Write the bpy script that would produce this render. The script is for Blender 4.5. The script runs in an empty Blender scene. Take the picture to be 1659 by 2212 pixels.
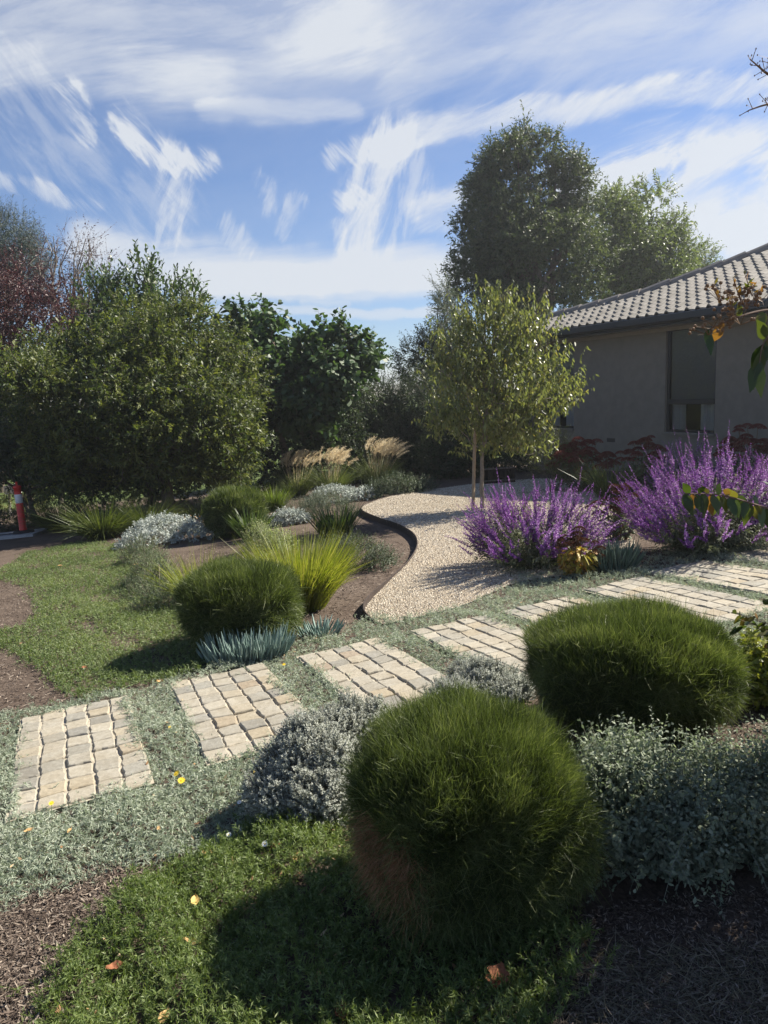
import bpy, math, random
import numpy as np
from mathutils import Vector, Matrix
random.seed(5)
rng = np.random.default_rng(11)
SC = bpy.context.scene
COL = SC.collection

# ------------------------------------------------------------------ camera
F, CX, CY = 1661.0, 829.5, 1106.0            # lens and centre, measured on the photo at 1659 x 2212
PITCH, ROLL = math.radians(-8.6), math.atan(.038)
SA, SB, EYE = .07, -.035, 1.6                # the garden falls away to the left; eye height
_f = np.array([0, math.cos(PITCH), math.sin(PITCH)])
_r0 = np.array([1.0, 0, 0]); _u0 = np.cross(_r0, _f)
_r = math.cos(ROLL) * _r0 - math.sin(ROLL) * _u0
_u = math.sin(ROLL) * _r0 + math.cos(ROLL) * _u0
ORG = np.array([0, 0, EYE])
cam = bpy.data.cameras.new('camera'); camo = bpy.data.objects.new('camera', cam); COL.objects.link(camo)
cam.sensor_fit = 'VERTICAL'; cam.sensor_height = 36.0; cam.lens = F / 2212 * 36.0
cam.clip_start = .05; cam.clip_end = 3000
camo.matrix_world = Matrix(((_r[0], _u[0], -_f[0], 0), (_r[1], _u[1], -_f[1], 0), (_r[2], _u[2], -_f[2], EYE), (0, 0, 0, 1)))
SC.camera = camo
SC.view_settings.view_transform = 'Standard'; SC.view_settings.look = 'None'
SC.view_settings.gamma = 1; SC.view_settings.use_curve_mapping = False
SC.view_settings.exposure = 1.52
SC.cycles.max_bounces = 6; SC.cycles.transparent_max_bounces = 8
SC.cycles.diffuse_bounces = 3; SC.cycles.transmission_bounces = 4

# ------------------------------------------------------------------ sun and sky
SUN_AZ = math.atan2(.90, .44)                # from +Y towards +X
SUN_EL = math.radians(43)
sd = np.array([math.sin(SUN_AZ) * math.cos(SUN_EL), math.cos(SUN_AZ) * math.cos(SUN_EL), math.sin(SUN_EL)])
sun = bpy.data.lights.new('sun', 'SUN'); suno = bpy.data.objects.new('sun', sun); COL.objects.link(suno)
sun.energy = 4.3; sun.angle = math.radians(.5); sun.color = (1, .93, .81)
suno.rotation_euler = Vector((-sd[0], -sd[1], -sd[2])).to_track_quat('-Z', 'Y').to_euler()

def ray(u, v): return _f + _r * (u - CX) / F + _u * (CY - v) / F

world = bpy.data.worlds.new('World'); SC.world = world; world.use_nodes = True
def build_sky():
    nt = world.node_tree; N = nt.nodes; L = nt.links
    for n in list(N): N.remove(n)
    def put(s, x):
        if isinstance(x, bpy.types.NodeSocket): L.new(x, s)
        else: s.default_value = x
    def M(op, a, b=0.0, c=0.0, clamp=False):
        n = N.new('ShaderNodeMath'); n.operation = op; n.use_clamp = clamp
        for s, x in zip(n.inputs, (a, b, c)): put(s, x)
        return n.outputs[0]
    def VM(op, a, b=(0, 0, 0), scale=None, out=0):
        n = N.new('ShaderNodeVectorMath'); n.operation = op
        put(n.inputs[0], a)
        if op not in ('LENGTH', 'SCALE'): put(n.inputs[1], b)
        if scale is not None: put(n.inputs['Scale'], scale)
        return n.outputs[out]
    def noise(vec, scale, detail=5, rough=.55, dist=0, col=False):
        n = N.new('ShaderNodeTexNoise'); put(n.inputs['Vector'], vec)
        n.inputs['Scale'].default_value = scale; n.inputs['Detail'].default_value = detail
        n.inputs['Roughness'].default_value = rough; n.inputs['Distortion'].default_value = dist
        return n.outputs[1 if col else 0]
    sky = N.new('ShaderNodeTexSky'); sky.sky_type = 'NISHITA'; sky.sun_disc = False
    sky.sun_elevation = SUN_EL; sky.sun_rotation = SUN_AZ
    sky.air_density = 1.0; sky.dust_density = .3; sky.ozone_density = 4.5; sky.altitude = 100
    tc = N.new('ShaderNodeTexCoord')
    sep = N.new('ShaderNodeSeparateXYZ'); L.new(tc.outputs['Generated'], sep.inputs[0])
    y = M('MAXIMUM', M('ABSOLUTE', sep.outputs[1]), .12)
    cmb = N.new('ShaderNodeCombineXYZ')
    L.new(M('DIVIDE', sep.outputs[0], y), cmb.inputs[0]); L.new(M('DIVIDE', sep.outputs[2], y), cmb.inputs[1])
    p0 = cmb.outputs[0]
    def warp(p, sc, amt, det):
        w = VM('SUBTRACT', noise(p, sc, det, .55, col=True), (.5, .5, .5))
        return VM('MULTIPLY_ADD', w, (amt, amt, 0)) if False else VM('ADD', p, VM('MULTIPLY', w, (amt, amt, 0)))
    pt = warp(p0, 2.2, .10, 1)
    p = warp(p0, 3.5, .045, 2)
    p = warp(p, 15, .028, 7)
    def streaks(rot, stretch, scale, lo, hi):
        st = N.new('ShaderNodeMapping'); st.vector_type = 'TEXTURE'; L.new(pt, st.inputs[0])
        st.inputs['Rotation'].default_value = (0, 0, math.radians(rot)); st.inputs['Scale'].default_value = (stretch, 1, 1)
        f1 = noise(st.outputs[0], scale, 10, .66, .35)
        fr = N.new('ShaderNodeMapRange'); L.new(f1, fr.inputs[0]); fr.clamp = True
        fr.inputs[1].default_value = .36; fr.inputs[2].default_value = .66; fr.inputs[3].default_value = lo; fr.inputs[4].default_value = hi
        return fr.outputs[0], st
    tex = {'h': streaks(6, 5, 18, .42, .95)[0], 'd': streaks(-50, 4.5, 52, 0, 1)[0], 'v': streaks(70, 5, 58, .08, 1)[0], 'r': streaks(22, 4, 22, .25, 1)[0], 's': streaks(3, 6, 12, .42, 1)[0]}
    tex['k'] = streaks(62, 3, 40, .22, 1)[0]
    tot = None
    def seg(q0, q1, w, inten, psrc):
        d = ((q1[0] - q0[0]), (q1[1] - q0[1])); l2 = d[0] ** 2 + d[1] ** 2 + 1e-9
        rel = VM('SUBTRACT', psrc, (q0[0], q0[1], 0))
        h = M('MULTIPLY', VM('DOT_PRODUCT', rel, (d[0], d[1], 0), out=1), 1 / l2, clamp=True)
        dist = VM('LENGTH', VM('SUBTRACT', rel, VM('SCALE', (d[0], d[1], 0), scale=h)), out=1)
        n = N.new('ShaderNodeMapRange'); n.interpolation_type = 'SMOOTHERSTEP'
        L.new(dist, n.inputs[0]); n.inputs[1].default_value = 0; n.inputs[2].default_value = w
        n.inputs[3].default_value = inten; n.inputs[4].default_value = 0
        return n.outputs[0]
    def ab(u, v):
        d = ray(u, v); return d[0] / d[1], d[2] / d[1]
    for kind, pts, w, inten in STROKES:
        best = None
        for i in range(len(pts) - 1):
            m = seg(ab(*pts[i]), ab(*pts[i + 1]), 1.75 * w / F, inten, p)
            best = m if best is None else M('MAXIMUM', best, m)
        n = N.new('ShaderNodeMapRange'); n.interpolation_type = 'SMOOTHSTEP'
        core = M('MULTIPLY', best, 1 / inten)
        L.new(M('ADD', M('MULTIPLY', core, .62), M('MULTIPLY_ADD', tex[kind], 1.25, -.58)), n.inputs[0])
        n.inputs[1].default_value = -.02; n.inputs[2].default_value = 1.1
        best = M('MULTIPLY', M('MULTIPLY', n.outputs[0], 1.15 * inten), M('MULTIPLY', core, 2.6, clamp=True))
        tot = best if tot is None else M('ADD', tot, best)
    vf, st = streaks(15, 2.5, 3, 0, .16)
    dens = M('MINIMUM', M('ADD', tot, vf, clamp=True), .92)
    hs = N.new('ShaderNodeHueSaturation'); L.new(sky.outputs[0], hs.inputs['Color'])
    hs.inputs['Saturation'].default_value = SKY_SAT; hs.inputs['Value'].default_value = SKY_VAL
    mix = N.new('ShaderNodeMix'); mix.data_type = 'RGBA'
    tn = N.new('ShaderNodeMix'); tn.data_type = 'RGBA'; tn.blend_type = 'MULTIPLY'; tn.inputs[0].default_value = 1; L.new(hs.outputs[0], tn.inputs[6]); tn.inputs[7].default_value = (.94, .91, 1, 1)
    L.new(dens, mix.inputs[0]); L.new(tn.outputs[2], mix.inputs[6]); mix.inputs[7].default_value = (*CLOUD, 1)
    bg = N.new('ShaderNodeBackground'); L.new(mix.outputs[2], bg.inputs[0]); bg.inputs[1].default_value = SKY_STR
    out = N.new('ShaderNodeOutputWorld'); L.new(bg.outputs[0], out.inputs[0])
SKY_STR, SKY_SAT, SKY_VAL, CLOUD = .085, 1.06, .52, (3.1, 3.25, 3.45)
STROKES = [
    ('h', [(-150, 70), (300, 100), (720, 20)], 105, .34), ('h', [(-50, 140), (450, 165)], 55, .2),
    ('h', [(300, 180), (830, 170)], 80, .22), ('h', [(450, 240), (760, 250)], 24, .3),
    ('h', [(700, 20), (1700, -20)], 120, .26), ('r', [(900, 120), (1700, 60)], 100, .26), ('h', [(-100, -60), (700, -80)], 110, .22),
    ('r', [(1750, 175), (1350, 222), (1050, 256), (900, 286), (830, 330)], 32, .66),
    ('k', [(850, 300), (805, 375), (790, 440), (772, 540)], 46, .70), ('d', [(715, 345), (800, 335)], 24, .6),
    ('v', [(880, 330), (900, 410), (820, 520)], 34, .42), ('d', [(735, 430), (790, 420)], 20, .45),
    ('d', [(245, 262), (310, 325), (370, 358), (445, 362)], 28, .75), ('v', [(370, 350), (388, 440), (380, 505)], 32, .5),
    ('d', [(145, 210), (185, 295)], 26, .5), ('d', [(40, 190), (150, 330), (350, 460)], 80, .22),
    ('d', [(-20, 376), (120, 416), (220, 448)], 18, .45), ('v', [(572, 390), (578, 450)], 18, .45), ('v', [(640, 428), (612, 505)], 18, .42),
    ('v', [(490, 495), (525, 540)], 24, .45), ('v', [(725, 480), (735, 540)], 16, .4),
    ('s', [(190, 522), (350, 572), (600, 585), (1050, 560)], 44, .72), ('s', [(420, 618), (950, 600)], 32, .6),
    ('s', [(430, 668), (1000, 676)], 10, .5), ('s', [(650, 652), (740, 652)], 6, .25),
    ('r', [(1250, 400), (1450, 320), (1700, 320)], 60, .68), ('r', [(1350, 440), (1700, 440)], 105, .72),
    ('s', [(1450, 545), (1700, 520)], 70, .66), ('r', [(915, 462), (1000, 440)], 32, .65), ('s', [(790, 800), (890, 812)], 18, .5),
]
build_sky()

# ------------------------------------------------------------------ terrain and picture-to-place helpers
def soft(t, lim):
    t = np.asarray(t, float); return lim * np.tanh(t / lim)
def H(x, y):
    x = np.asarray(x, float); y = np.asarray(y, float)
    return SA * np.where(np.abs(x) < 8, x, np.sign(x) * (8 + soft(np.abs(x) - 8, 4))) + SB * np.where(y < 24, y, 24 + soft(y - 24, 4))
def G(u, v, h=0.0):
    """the ground point seen at photo position (u, v)"""
    d = ray(u, v); t = (EYE - h) / (SA * d[0] + SB * d[1] - d[2]); return ORG + d * t
def P(u, v, y):
    """the point at depth y seen at photo position (u, v)"""
    d = ray(u, v); return ORG + d * (y / d[1])
def PX(y): return F / (y * math.cos(PITCH))
def poly(pts): return np.array([G(*q)[:2] for q in pts])
def inside(poly, x, y):
    r = np.zeros(len(x), bool); n = len(poly); j = n - 1
    for i in range(n):
        xi, yi = poly[i]; xj, yj = poly[j]
        c = ((yi > y) != (yj > y)) & (x < (xj - xi) * (y - yi) / (yj - yi + 1e-12) + xi)
        r ^= c; j = i
    return r

# ------------------------------------------------------------------ mesh helpers
def nrm(v): return v / (np.linalg.norm(v, axis=-1, keepdims=True) + 1e-9)
def rdir(n): return nrm(rng.normal(size=(n, 3)))
def lin(n, a, b): return rng.uniform(a, b, n)

class Geo:
    """collects geometry and links it as ONE mesh object"""
    def __init__(s): s.V, s.F, s.A, s.n = [], [], [], 0
    def add(s, v, f, a=.5):
        v = np.asarray(v, float).reshape(-1, 3); f = np.asarray(f, np.int64)
        s.V.append(v); s.F.append(f + s.n); s.A.append(np.broadcast_to(np.asarray(a, float), (len(v),))); s.n += len(v)
    def build(s, name, mat, parent=None, org=None, smooth=False):
        V = np.concatenate(s.V) if s.V else np.zeros((0, 3))
        if org is None:
            org = np.zeros(3); q = parent
            while q is not None: org = org + np.array(q.location); q = q.parent
        V = V - np.asarray(org)
        me = bpy.data.meshes.new(name)
        me.vertices.add(len(V)); me.vertices.foreach_set('co', V.astype(np.float32).ravel())
        tot = np.concatenate([np.full(len(f), f.shape[1]) for f in s.F]); idx = np.concatenate([f.ravel() for f in s.F])
        st = np.concatenate([[0], np.cumsum(tot)[:-1]])
        me.loops.add(len(idx)); me.loops.foreach_set('vertex_index', idx.astype(np.int32))
        me.polygons.add(len(tot)); me.polygons.foreach_set('loop_start', st.astype(np.int32))
        me.polygons.foreach_set('loop_total', tot.astype(np.int32))
        at = me.attributes.new('tone', 'FLOAT', 'POINT'); at.data.foreach_set('value', np.concatenate(s.A).astype(np.float32))
        me.update(calc_edges=True); me.validate()
        me.polygons.foreach_set('use_smooth', np.full(len(me.polygons), smooth))
        me.materials.append(mat)
        o = bpy.data.objects.new(name, me); COL.objects.link(o)
        if parent is not None: o.parent = parent
        else: o.location = tuple(org)
        return o

def tag(o, label=None, cat=None, group=None, kind=None):
    if label: o['label'] = label
    if cat: o['category'] = cat
    if group: o['group'] = group
    if kind: o['kind'] = kind
    return o
def thing(name, loc, label, cat, group=None):
    o = bpy.data.objects.new(name, None); COL.objects.link(o); o.location = tuple(loc); o.empty_display_size = .2
    return tag(o, label, cat, group)
def copy_tree(o, loc, rz=0.0, sc=1.0):
    c = o.copy(); COL.objects.link(c); c.location = tuple(loc); c.rotation_euler = (0, 0, rz); c.scale = (sc, sc, sc)
    for ch in o.children:
        d = ch.copy(); COL.objects.link(d); d.parent = c
    return c

def blades(g, p, d, l, w, prof=(.3, 1, .05), bend=None, a=None, side=None, rows=None):
    """tapering strips: leaves, needles and grass blades"""
    n = len(p)
    if n == 0: return
    d = nrm(d); l = np.broadcast_to(l, (n,)); w = np.broadcast_to(w, (n,))
    prof = np.asarray(prof, float); m = len(prof); t = np.linspace(0, 1, m) if rows is None else np.asarray(rows, float)
    if bend is None: bend = np.zeros((n, 3))
    s = np.cross(d, rdir(n)) if side is None else side
    s = nrm(s)
    c = p[:, None] + d[:, None] * (l[:, None] * t)[..., None] + bend[:, None] * (l[:, None] * t * t)[..., None]
    ww = (w[:, None] * prof * .5)[..., None] * s[:, None]
    v = np.stack([c - ww, c + ww], 2)                       # n, m, 2, 3
    k = np.arange(m - 1) * 2
    f = np.stack([k, k + 1, k + 3, k + 2], 1)
    f = (f[None] + (np.arange(n) * 2 * m)[:, None, None]).reshape(-1, 4)
    if a is None: a = rng.random(n)
    g.add(v.reshape(-1, 3), f, np.repeat(a, 2 * m))

def sprigs(g, p, d, l, k, ll, lw, ang=50, bend=None, prof=(.25, 1, .08), stem=.003, t0=.1, droop=.0, a=None, gs=None, taper=.35, jit=.35, ajit=.25):
    """leafy shoots: a thin stem with k leaves round it; stems go to gs if given"""
    n = len(p); d = nrm(d); l = np.broadcast_to(np.asarray(l, float), (n,))
    if bend is None: bend = np.zeros((n, 3))
    if a is None: a = rng.random(n)
    t = t0 + (1 - t0) * np.clip((np.arange(k) + rng.random((n, k))) / k, 0, 1)
    pos = p[:, None] + d[:, None] * (l[:, None] * t)[..., None] + bend[:, None] * (l[:, None] * t * t)[..., None]
    tan = nrm(d[:, None] + 2 * bend[:, None] * t[..., None]).reshape(-1, 3)
    rad = nrm(np.cross(tan, rdir(n * k)))
    an = np.radians(ang) * (1 + jit * rng.normal(size=n * k))
    ld = tan * np.cos(an)[:, None] + rad * np.sin(an)[:, None]
    sc = (1 - taper * t).reshape(-1) * rng.uniform(.7, 1.15, n * k)
    sd_ = np.cross(ld, tan) + .35 * rng.normal(size=(n * k, 3))
    bd = np.zeros((n * k, 3)); bd[:, 2] = -droop
    bd += .12 * rng.normal(size=(n * k, 3))
    aa = np.clip(np.repeat(a, k) + ajit * rng.normal(size=n * k), 0, 1)
    blades(g, pos.reshape(-1, 3), ld, ll * sc, lw * sc, prof, bd, aa, sd_)
    if stem: blades(gs or g, p, d, l, stem, (1, .8, .3), bend, np.full(n, .5))

def lump_of(d, amp, fr, seed):
    r = np.random.default_rng(seed); o = np.zeros(len(d))
    for i in range(7):
        k = r.normal(size=3); k = k / np.linalg.norm(k) * fr * r.uniform(.6, 1.7); o += np.cos(d @ k + r.uniform(0, 6.28))
    return amp * o / 2.2
def lobe_pts(lobes, n, shell=(.8, 1.03), lump=.12, fr=5, hide=.7, seed=1, zmin=True):
    """points and outward normals spread over the skin of overlapping lobes"""
    c = np.array([q[0] for q in lobes]); r = np.array([q[1] for q in lobes])
    ar = (r[:, 0] * r[:, 1] + r[:, 0] * r[:, 2] + r[:, 1] * r[:, 2]); ar = ar / ar.sum()
    out_p, out_n, have = [], [], 0
    for _ in range(40):
        m = int(n * 1.6) + 16
        i = rng.choice(len(lobes), m, p=ar); d = rdir(m)
        rad = rng.uniform(shell[0], shell[1], m) + lump_of(d + i[:, None] * 1.7, lump, fr, seed)
        p = c[i] + d * r[i] * rad[:, None]; nn = nrm(d / r[i])
        ok = np.ones(m, bool)
        for j in range(len(lobes)):
            q = np.linalg.norm((p - c[j]) / r[j], axis=1)
            ok &= ~((q < hide) & (i != j))
        if zmin: ok &= p[:, 2] > H(p[:, 0], p[:, 1]) + .01
        out_p.append(p[ok]); out_n.append(nn[ok]); have += ok.sum()
        if have >= n: break
    return np.concatenate(out_p)[:n], np.concatenate(out_n)[:n]

def tube(g, pts, rad, sides=7, a=.5, cap=True):
    pts = np.asarray(pts, float); m = len(pts); rad = np.broadcast_to(rad, (m,))
    tn = nrm(np.gradient(pts, axis=0)); up = np.array([0, 0, 1.0]) if abs(tn[0][2]) < .9 else np.array([1.0, 0, 0])
    x = nrm(np.cross(tn[0], up)); vs = []
    an = np.arange(sides) * 2 * math.pi / sides
    for i in range(m):
        x = nrm(x - tn[i] * (x @ tn[i])); yv = np.cross(tn[i], x)
        vs.append(pts[i] + rad[i] * (np.cos(an)[:, None] * x + np.sin(an)[:, None] * yv))
    k = np.arange(sides); f = []
    for i in range(m - 1):
        f.append(np.stack([i * sides + k, i * sides + (k + 1) % sides, (i + 1) * sides + (k + 1) % sides, (i + 1) * sides + k], 1))
    n0 = g.n
    g.add(np.concatenate(vs), np.concatenate(f), a)
    if cap:
        g.add(vs[-1], [list(range(sides))], a); g.add(vs[0][::-1], [list(range(sides))], a)
def limb(p0, p1, n=6, sag=.0, wob=.05):
    p0 = np.asarray(p0, float); p1 = np.asarray(p1, float); t = np.linspace(0, 1, n)[:, None]
    l = np.linalg.norm(p1 - p0); q = p0 + (p1 - p0) * t
    q[:, 2] += (sag * l * np.sin(np.pi * t[:, 0])); q[1:-1] += rng.normal(size=(n - 2, 3)) * wob * l
    return q
def box(g, lo, hi, a=.5, xf=None):
    lo = np.asarray(lo, float); hi = np.asarray(hi, float)
    v = np.array([[(lo, hi)[i & 1][0], (lo, hi)[i >> 1 & 1][1], (lo, hi)[i >> 2 & 1][2]] for i in range(8)])
    if xf is not None: v = xf(v)
    g.add(v, [[0, 2, 3, 1], [4, 5, 7, 6], [0, 1, 5, 4], [2, 6, 7, 3], [0, 4, 6, 2], [1, 3, 7, 5]], a)
def lathe(g, prof, c, n=24, a=.5):
    an = np.arange(n) * 2 * math.pi / n; m = len(prof)
    v = np.array([[c[0] + r * math.cos(t), c[1] + r * math.sin(t), c[2] + z] for r, z in prof for t in an])
    k = np.arange(n)
    g.add(v, np.concatenate([np.stack([i * n + k, i * n + (k + 1) % n, (i + 1) * n + (k + 1) % n, (i + 1) * n + k], 1) for i in range(m - 1)]), a)

# ------------------------------------------------------------------ materials
def newmat(name):
    m = bpy.data.materials.new(name); m.use_nodes = True
    nt = m.node_tree; b = nt.nodes['Principled BSDF']; return m, nt.nodes, nt.links, b
def ramp(N, L, src, stops):
    r = N.new('ShaderNodeValToRGB'); e = r.color_ramp.elements
    while len(e) < len(stops): e.new(.5)
    for q, (pos, c) in zip(e, stops): q.position = pos; q.color = (*c, 1)
    L.new(src, r.inputs[0]); return r.outputs[0]
def tone(N): 
    a = N.new('ShaderNodeAttribute'); a.attribute_name = 'tone'; return a.outputs['Fac']
def noise_n(N, L, scale, detail=4, rough=.55, vec=None):
    t = N.new('ShaderNodeTexNoise'); t.inputs['Scale'].default_value = scale; t.inputs['Detail'].default_value = detail
    t.inputs['Roughness'].default_value = rough
    if vec is None:
        c = N.new('ShaderNodeTexCoord'); vec = c.outputs['Object']
    L.new(vec, t.inputs['Vector']); return t.outputs[0]
def mixc(N, L, f, a, b, mode='MIX'):
    m = N.new('ShaderNodeMix'); m.data_type = 'RGBA'; m.blend_type = mode
    for s, x in ((m.inputs[0], f), (m.inputs[6], a), (m.inputs[7], b)):
        if isinstance(x, bpy.types.NodeSocket): L.new(x, s)
        elif isinstance(x, tuple): s.default_value = (*x, 1)
        else: s.default_value = x
    return m.outputs[2]
def bump(N, L, b, h, strength=.4, dist=.01):
    n = N.new('ShaderNodeBump'); n.inputs['Strength'].default_value = strength; n.inputs['Distance'].default_value = dist
    L.new(h, n.inputs['Height']); L.new(n.outputs[0], b.inputs['Normal'])
def leaf(name, stops, trans=.35, rough=.5, spec=.35, tcol=(1.15, 1.2, .55)):
    """leaf: stops are colours across the plant's own variation; some light passes through"""
    m, N, L, b = newmat(name)
    c = ramp(N, L, tone(N), [(i / max(1, len(stops) - 1), s) for i, s in enumerate(stops)])
    L.new(c, b.inputs['Base Color']); b.inputs['Roughness'].default_value = rough
    b.inputs['Specular IOR Level'].default_value = spec
    if trans:
        t = N.new('ShaderNodeBsdfTranslucent'); L.new(mixc(N, L, 1.0, c, tcol, 'MULTIPLY'), t.inputs[0])
        mx = N.new('ShaderNodeMixShader'); mx.inputs[0].default_value = trans
        L.new(b.outputs[0], mx.inputs[1]); L.new(t.outputs[0], mx.inputs[2])
        L.new(mx.outputs[0], N['Material Output'].inputs[0])
    return m
def plain(name, c, rough=.6, spec=.4, nz=0.0, scale=8, bmp=0.0, metal=0.0):
    m, N, L, b = newmat(name)
    b.inputs['Roughness'].default_value = rough; b.inputs['Specular IOR Level'].default_value = spec; b.inputs['Metallic'].default_value = metal
    if nz or bmp:
        n = noise_n(N, L, scale, 6, .6)
        L.new(ramp(N, L, n, [(.3, tuple(x * (1 - nz) for x in c)), (.7, tuple(min(1, x * (1 + nz)) for x in c))]), b.inputs['Base Color'])
        if bmp: bump(N, L, b, n, bmp)
    else: b.inputs['Base Color'].default_value = (*c, 1)
    return m

# ================================================================== GROUND
def ground_mat():
    m, N, L, b = newmat('bark_mulch')
    c = N.new('ShaderNodeTexCoord'); vec = c.outputs['Object']
    vo = N.new('ShaderNodeTexVoronoi'); vo.inputs['Scale'].default_value = 75
    mp = N.new('ShaderNodeMapping'); mp.inputs['Scale'].default_value = (1, .75, 1); mp.inputs['Rotation'].default_value = (0, 0, .6)
    L.new(vec, mp.inputs[0]); L.new(mp.outputs[0], vo.inputs['Vector'])
    n1 = noise_n(N, L, 2.2, 6, .6, vec)
    chips = ramp(N, L, vo.outputs['Color'], [(0, (.045, .03, .022)), (.5, (.10, .075, .058)), (.86, (.15, .115, .09)), (1, (.34, .29, .23))])
    dirt = ramp(N, L, n1, [(.3, (.05, .035, .026)), (.7, (.13, .10, .078))])
    near = mixc(N, L, .55, chips, dirt)
    sp = N.new('ShaderNodeSeparateXYZ'); L.new(vec, sp.inputs[0])
    mr = N.new('ShaderNodeMapRange'); L.new(sp.outputs[1], mr.inputs[0]); mr.inputs[1].default_value = 24; mr.inputs[2].default_value = 26
    grass = ramp(N, L, noise_n(N, L, 1.2, 8, .7, vec), [(.3, (.035, .06, .015)), (.7, (.10, .13, .035))])
    L.new(mixc(N, L, mr.outputs[0], near, grass), b.inputs['Base Color'])
    b.inputs['Roughness'].default_value = .95; b.inputs['Specular IOR Level'].default_value = .15
    bump(N, L, b, noise_n(N, L, 60, 6, .7, vec), .6, .02)
    return m
def sheet(name, xs, ys, mat, dz=0.0, smooth=True):
    X, Y = np.meshgrid(xs, ys); Z = H(X, Y) + dz; nx, ny = len(xs), len(ys)
    i = (np.arange(ny - 1)[:, None] * nx + np.arange(nx - 1)[None]).ravel()
    g = Geo(); g.add(np.stack([X, Y, Z], -1).reshape(-1, 3), np.stack([i, i + 1, i + nx + 1, i + nx], 1))
    return g.build(name, mat, smooth=smooth)
gx = np.concatenate([[-1500, -400, -120, -50], np.arange(-24, 24.1, 1), [50, 120, 400, 1500]])
gy = np.concatenate([[-1500, -300, -60, -20], np.arange(-8, 40.1, 1), [70, 140, 400, 2000]])
tag(sheet('ground', gx, gy, ground_mat()), kind='structure')

def strew(poly_w, n, holes=(), y_w=0.0, ref=3.0):
    """n random ground points in a region; y_w > 0 thins them with distance"""
    lo, hi = poly_w.min(0), poly_w.max(0); out = []; have = 0
    for _ in range(200):
        m = n * 2
        q = rng.uniform(lo, hi, (m, 2)); ok = inside(poly_w, q[:, 0], q[:, 1])
        for h in holes: ok &= ~inside(h, q[:, 0], q[:, 1])
        if y_w: ok &= rng.random(m) < np.minimum(1, (ref / np.maximum(q[:, 1], .3)) ** y_w)
        q = q[ok]; out.append(q); have += len(q)
        if have >= n: break
    q = np.concatenate(out)[:n]
    return np.column_stack([q, H(q[:, 0], q[:, 1])])

# loose bark chips lying on the mulch
mulch_mat = leaf('bark_chip', [(.035, .025, .02), (.085, .064, .05), (.13, .10, .08), (.30, .25, .20)], 0, .9, .15)
g = Geo()
for pl, n, s in ((poly([(-120, 2330), (-60, 1990), (170, 1880), (420, 1840), (330, 1900), (200, 2090), (60, 2330)]), 15000, 1.0),
                 (poly([(900, 2330), (1100, 2060), (1300, 1960), (1800, 1900), (1900, 2330)]), 16000, .8),
                 (poly([(-60, 1240), (60, 1240), (130, 1330), (90, 1400), (160, 1520), (-60, 1560)]), 5000, 1.5),
                 (poly([(380, 1200), (520, 1165), (780, 1130), (900, 1190), (800, 1330), (620, 1420), (440, 1440)]), 9000, 1.8),
                 (poly([(1560, 1480), (1800, 1430), (1900, 1720), (1560, 1640)]), 5000, 1.2),
                 (poly([(1190, 1250), (1330, 1180), (1420, 1190), (1480, 1215), (1300, 1250)]), 2500, 1.6)):
    q = strew(pl, n, y_w=1.0, ref=1.9); m = len(q); q[:, 2] += lin(m, .002, .014)
    d = rdir(m); d[:, 2] *= .25
    blades(g, q, d, lin(m, .008, .03) * s, lin(m, .002, .006) * s, (.6, 1, .5), side=np.column_stack([-d[:, 1], d[:, 0], .3 * rng.normal(size=m)]))
tag(g.build('bark_mulch', mulch_mat), 'dark brown bark chips lying loose over the garden soil', 'bark mulch', kind='stuff')

q = strew(poly([(960, 2200), (1080, 2090), (1260, 2040), (1420, 2060), (1720, 2040), (1800, 2400), (1000, 2400)]), 6000); m = len(q); q[:, 2] += .006
d = rdir(m); d[:, 2] = np.abs(d[:, 2]) * .35 + .05; bd = rdir(m) * .5; bd[:, 2] = -.25; g = Geo()
blades(g, q, d, lin(m, .03, .10), lin(m, .0010, .0024), (1, .9, .3), bd)
tag(g.build('dry_grass', leaf('straw', [(.10, .10, .07), (.20, .18, .13), (.30, .27, .21)], .2, .8, .2)), 'thin dry grass threads lying on the shaded mulch at the lower right', 'dry grass', kind='stuff')

# ---- gravel court with its steel edge
edge_px = [(800, 1341), (786, 1330), (800, 1305), (845, 1265), (885, 1225), (902, 1190), (893, 1165), (862, 1145), (820, 1130), (783, 1112), (790, 1098), (835, 1082), (880, 1072), (930, 1062)]
def spline(p, k=8):
    p = np.asarray(p, float); p = np.vstack([2 * p[0] - p[1], p, 2 * p[-1] - p[-2]]); out = []
    for i in range(1, len(p) - 2):
        for t in np.arange(k) / k:
            a, b, c, d = p[i - 1:i + 3]
            out.append(.5 * ((2 * b) + (c - a) * t + (2 * a - 5 * b + 4 * c - d) * t * t + (3 * b - a - 3 * c + d) * t ** 3))
    out.append(p[-2]); return np.array(out)
edge = spline([G(*q)[:2] for q in edge_px])
gr_px = [(980, 1052), (1060, 1043), (1200, 1035), (1330, 1060), (1330, 1120), (1380, 1200), (1250, 1240), (1120, 1260), (1000, 1310), (880, 1340), (830, 1352)]
gr_poly = np.vstack([edge, [G(*q)[:2] for q in gr_px]])
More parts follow.
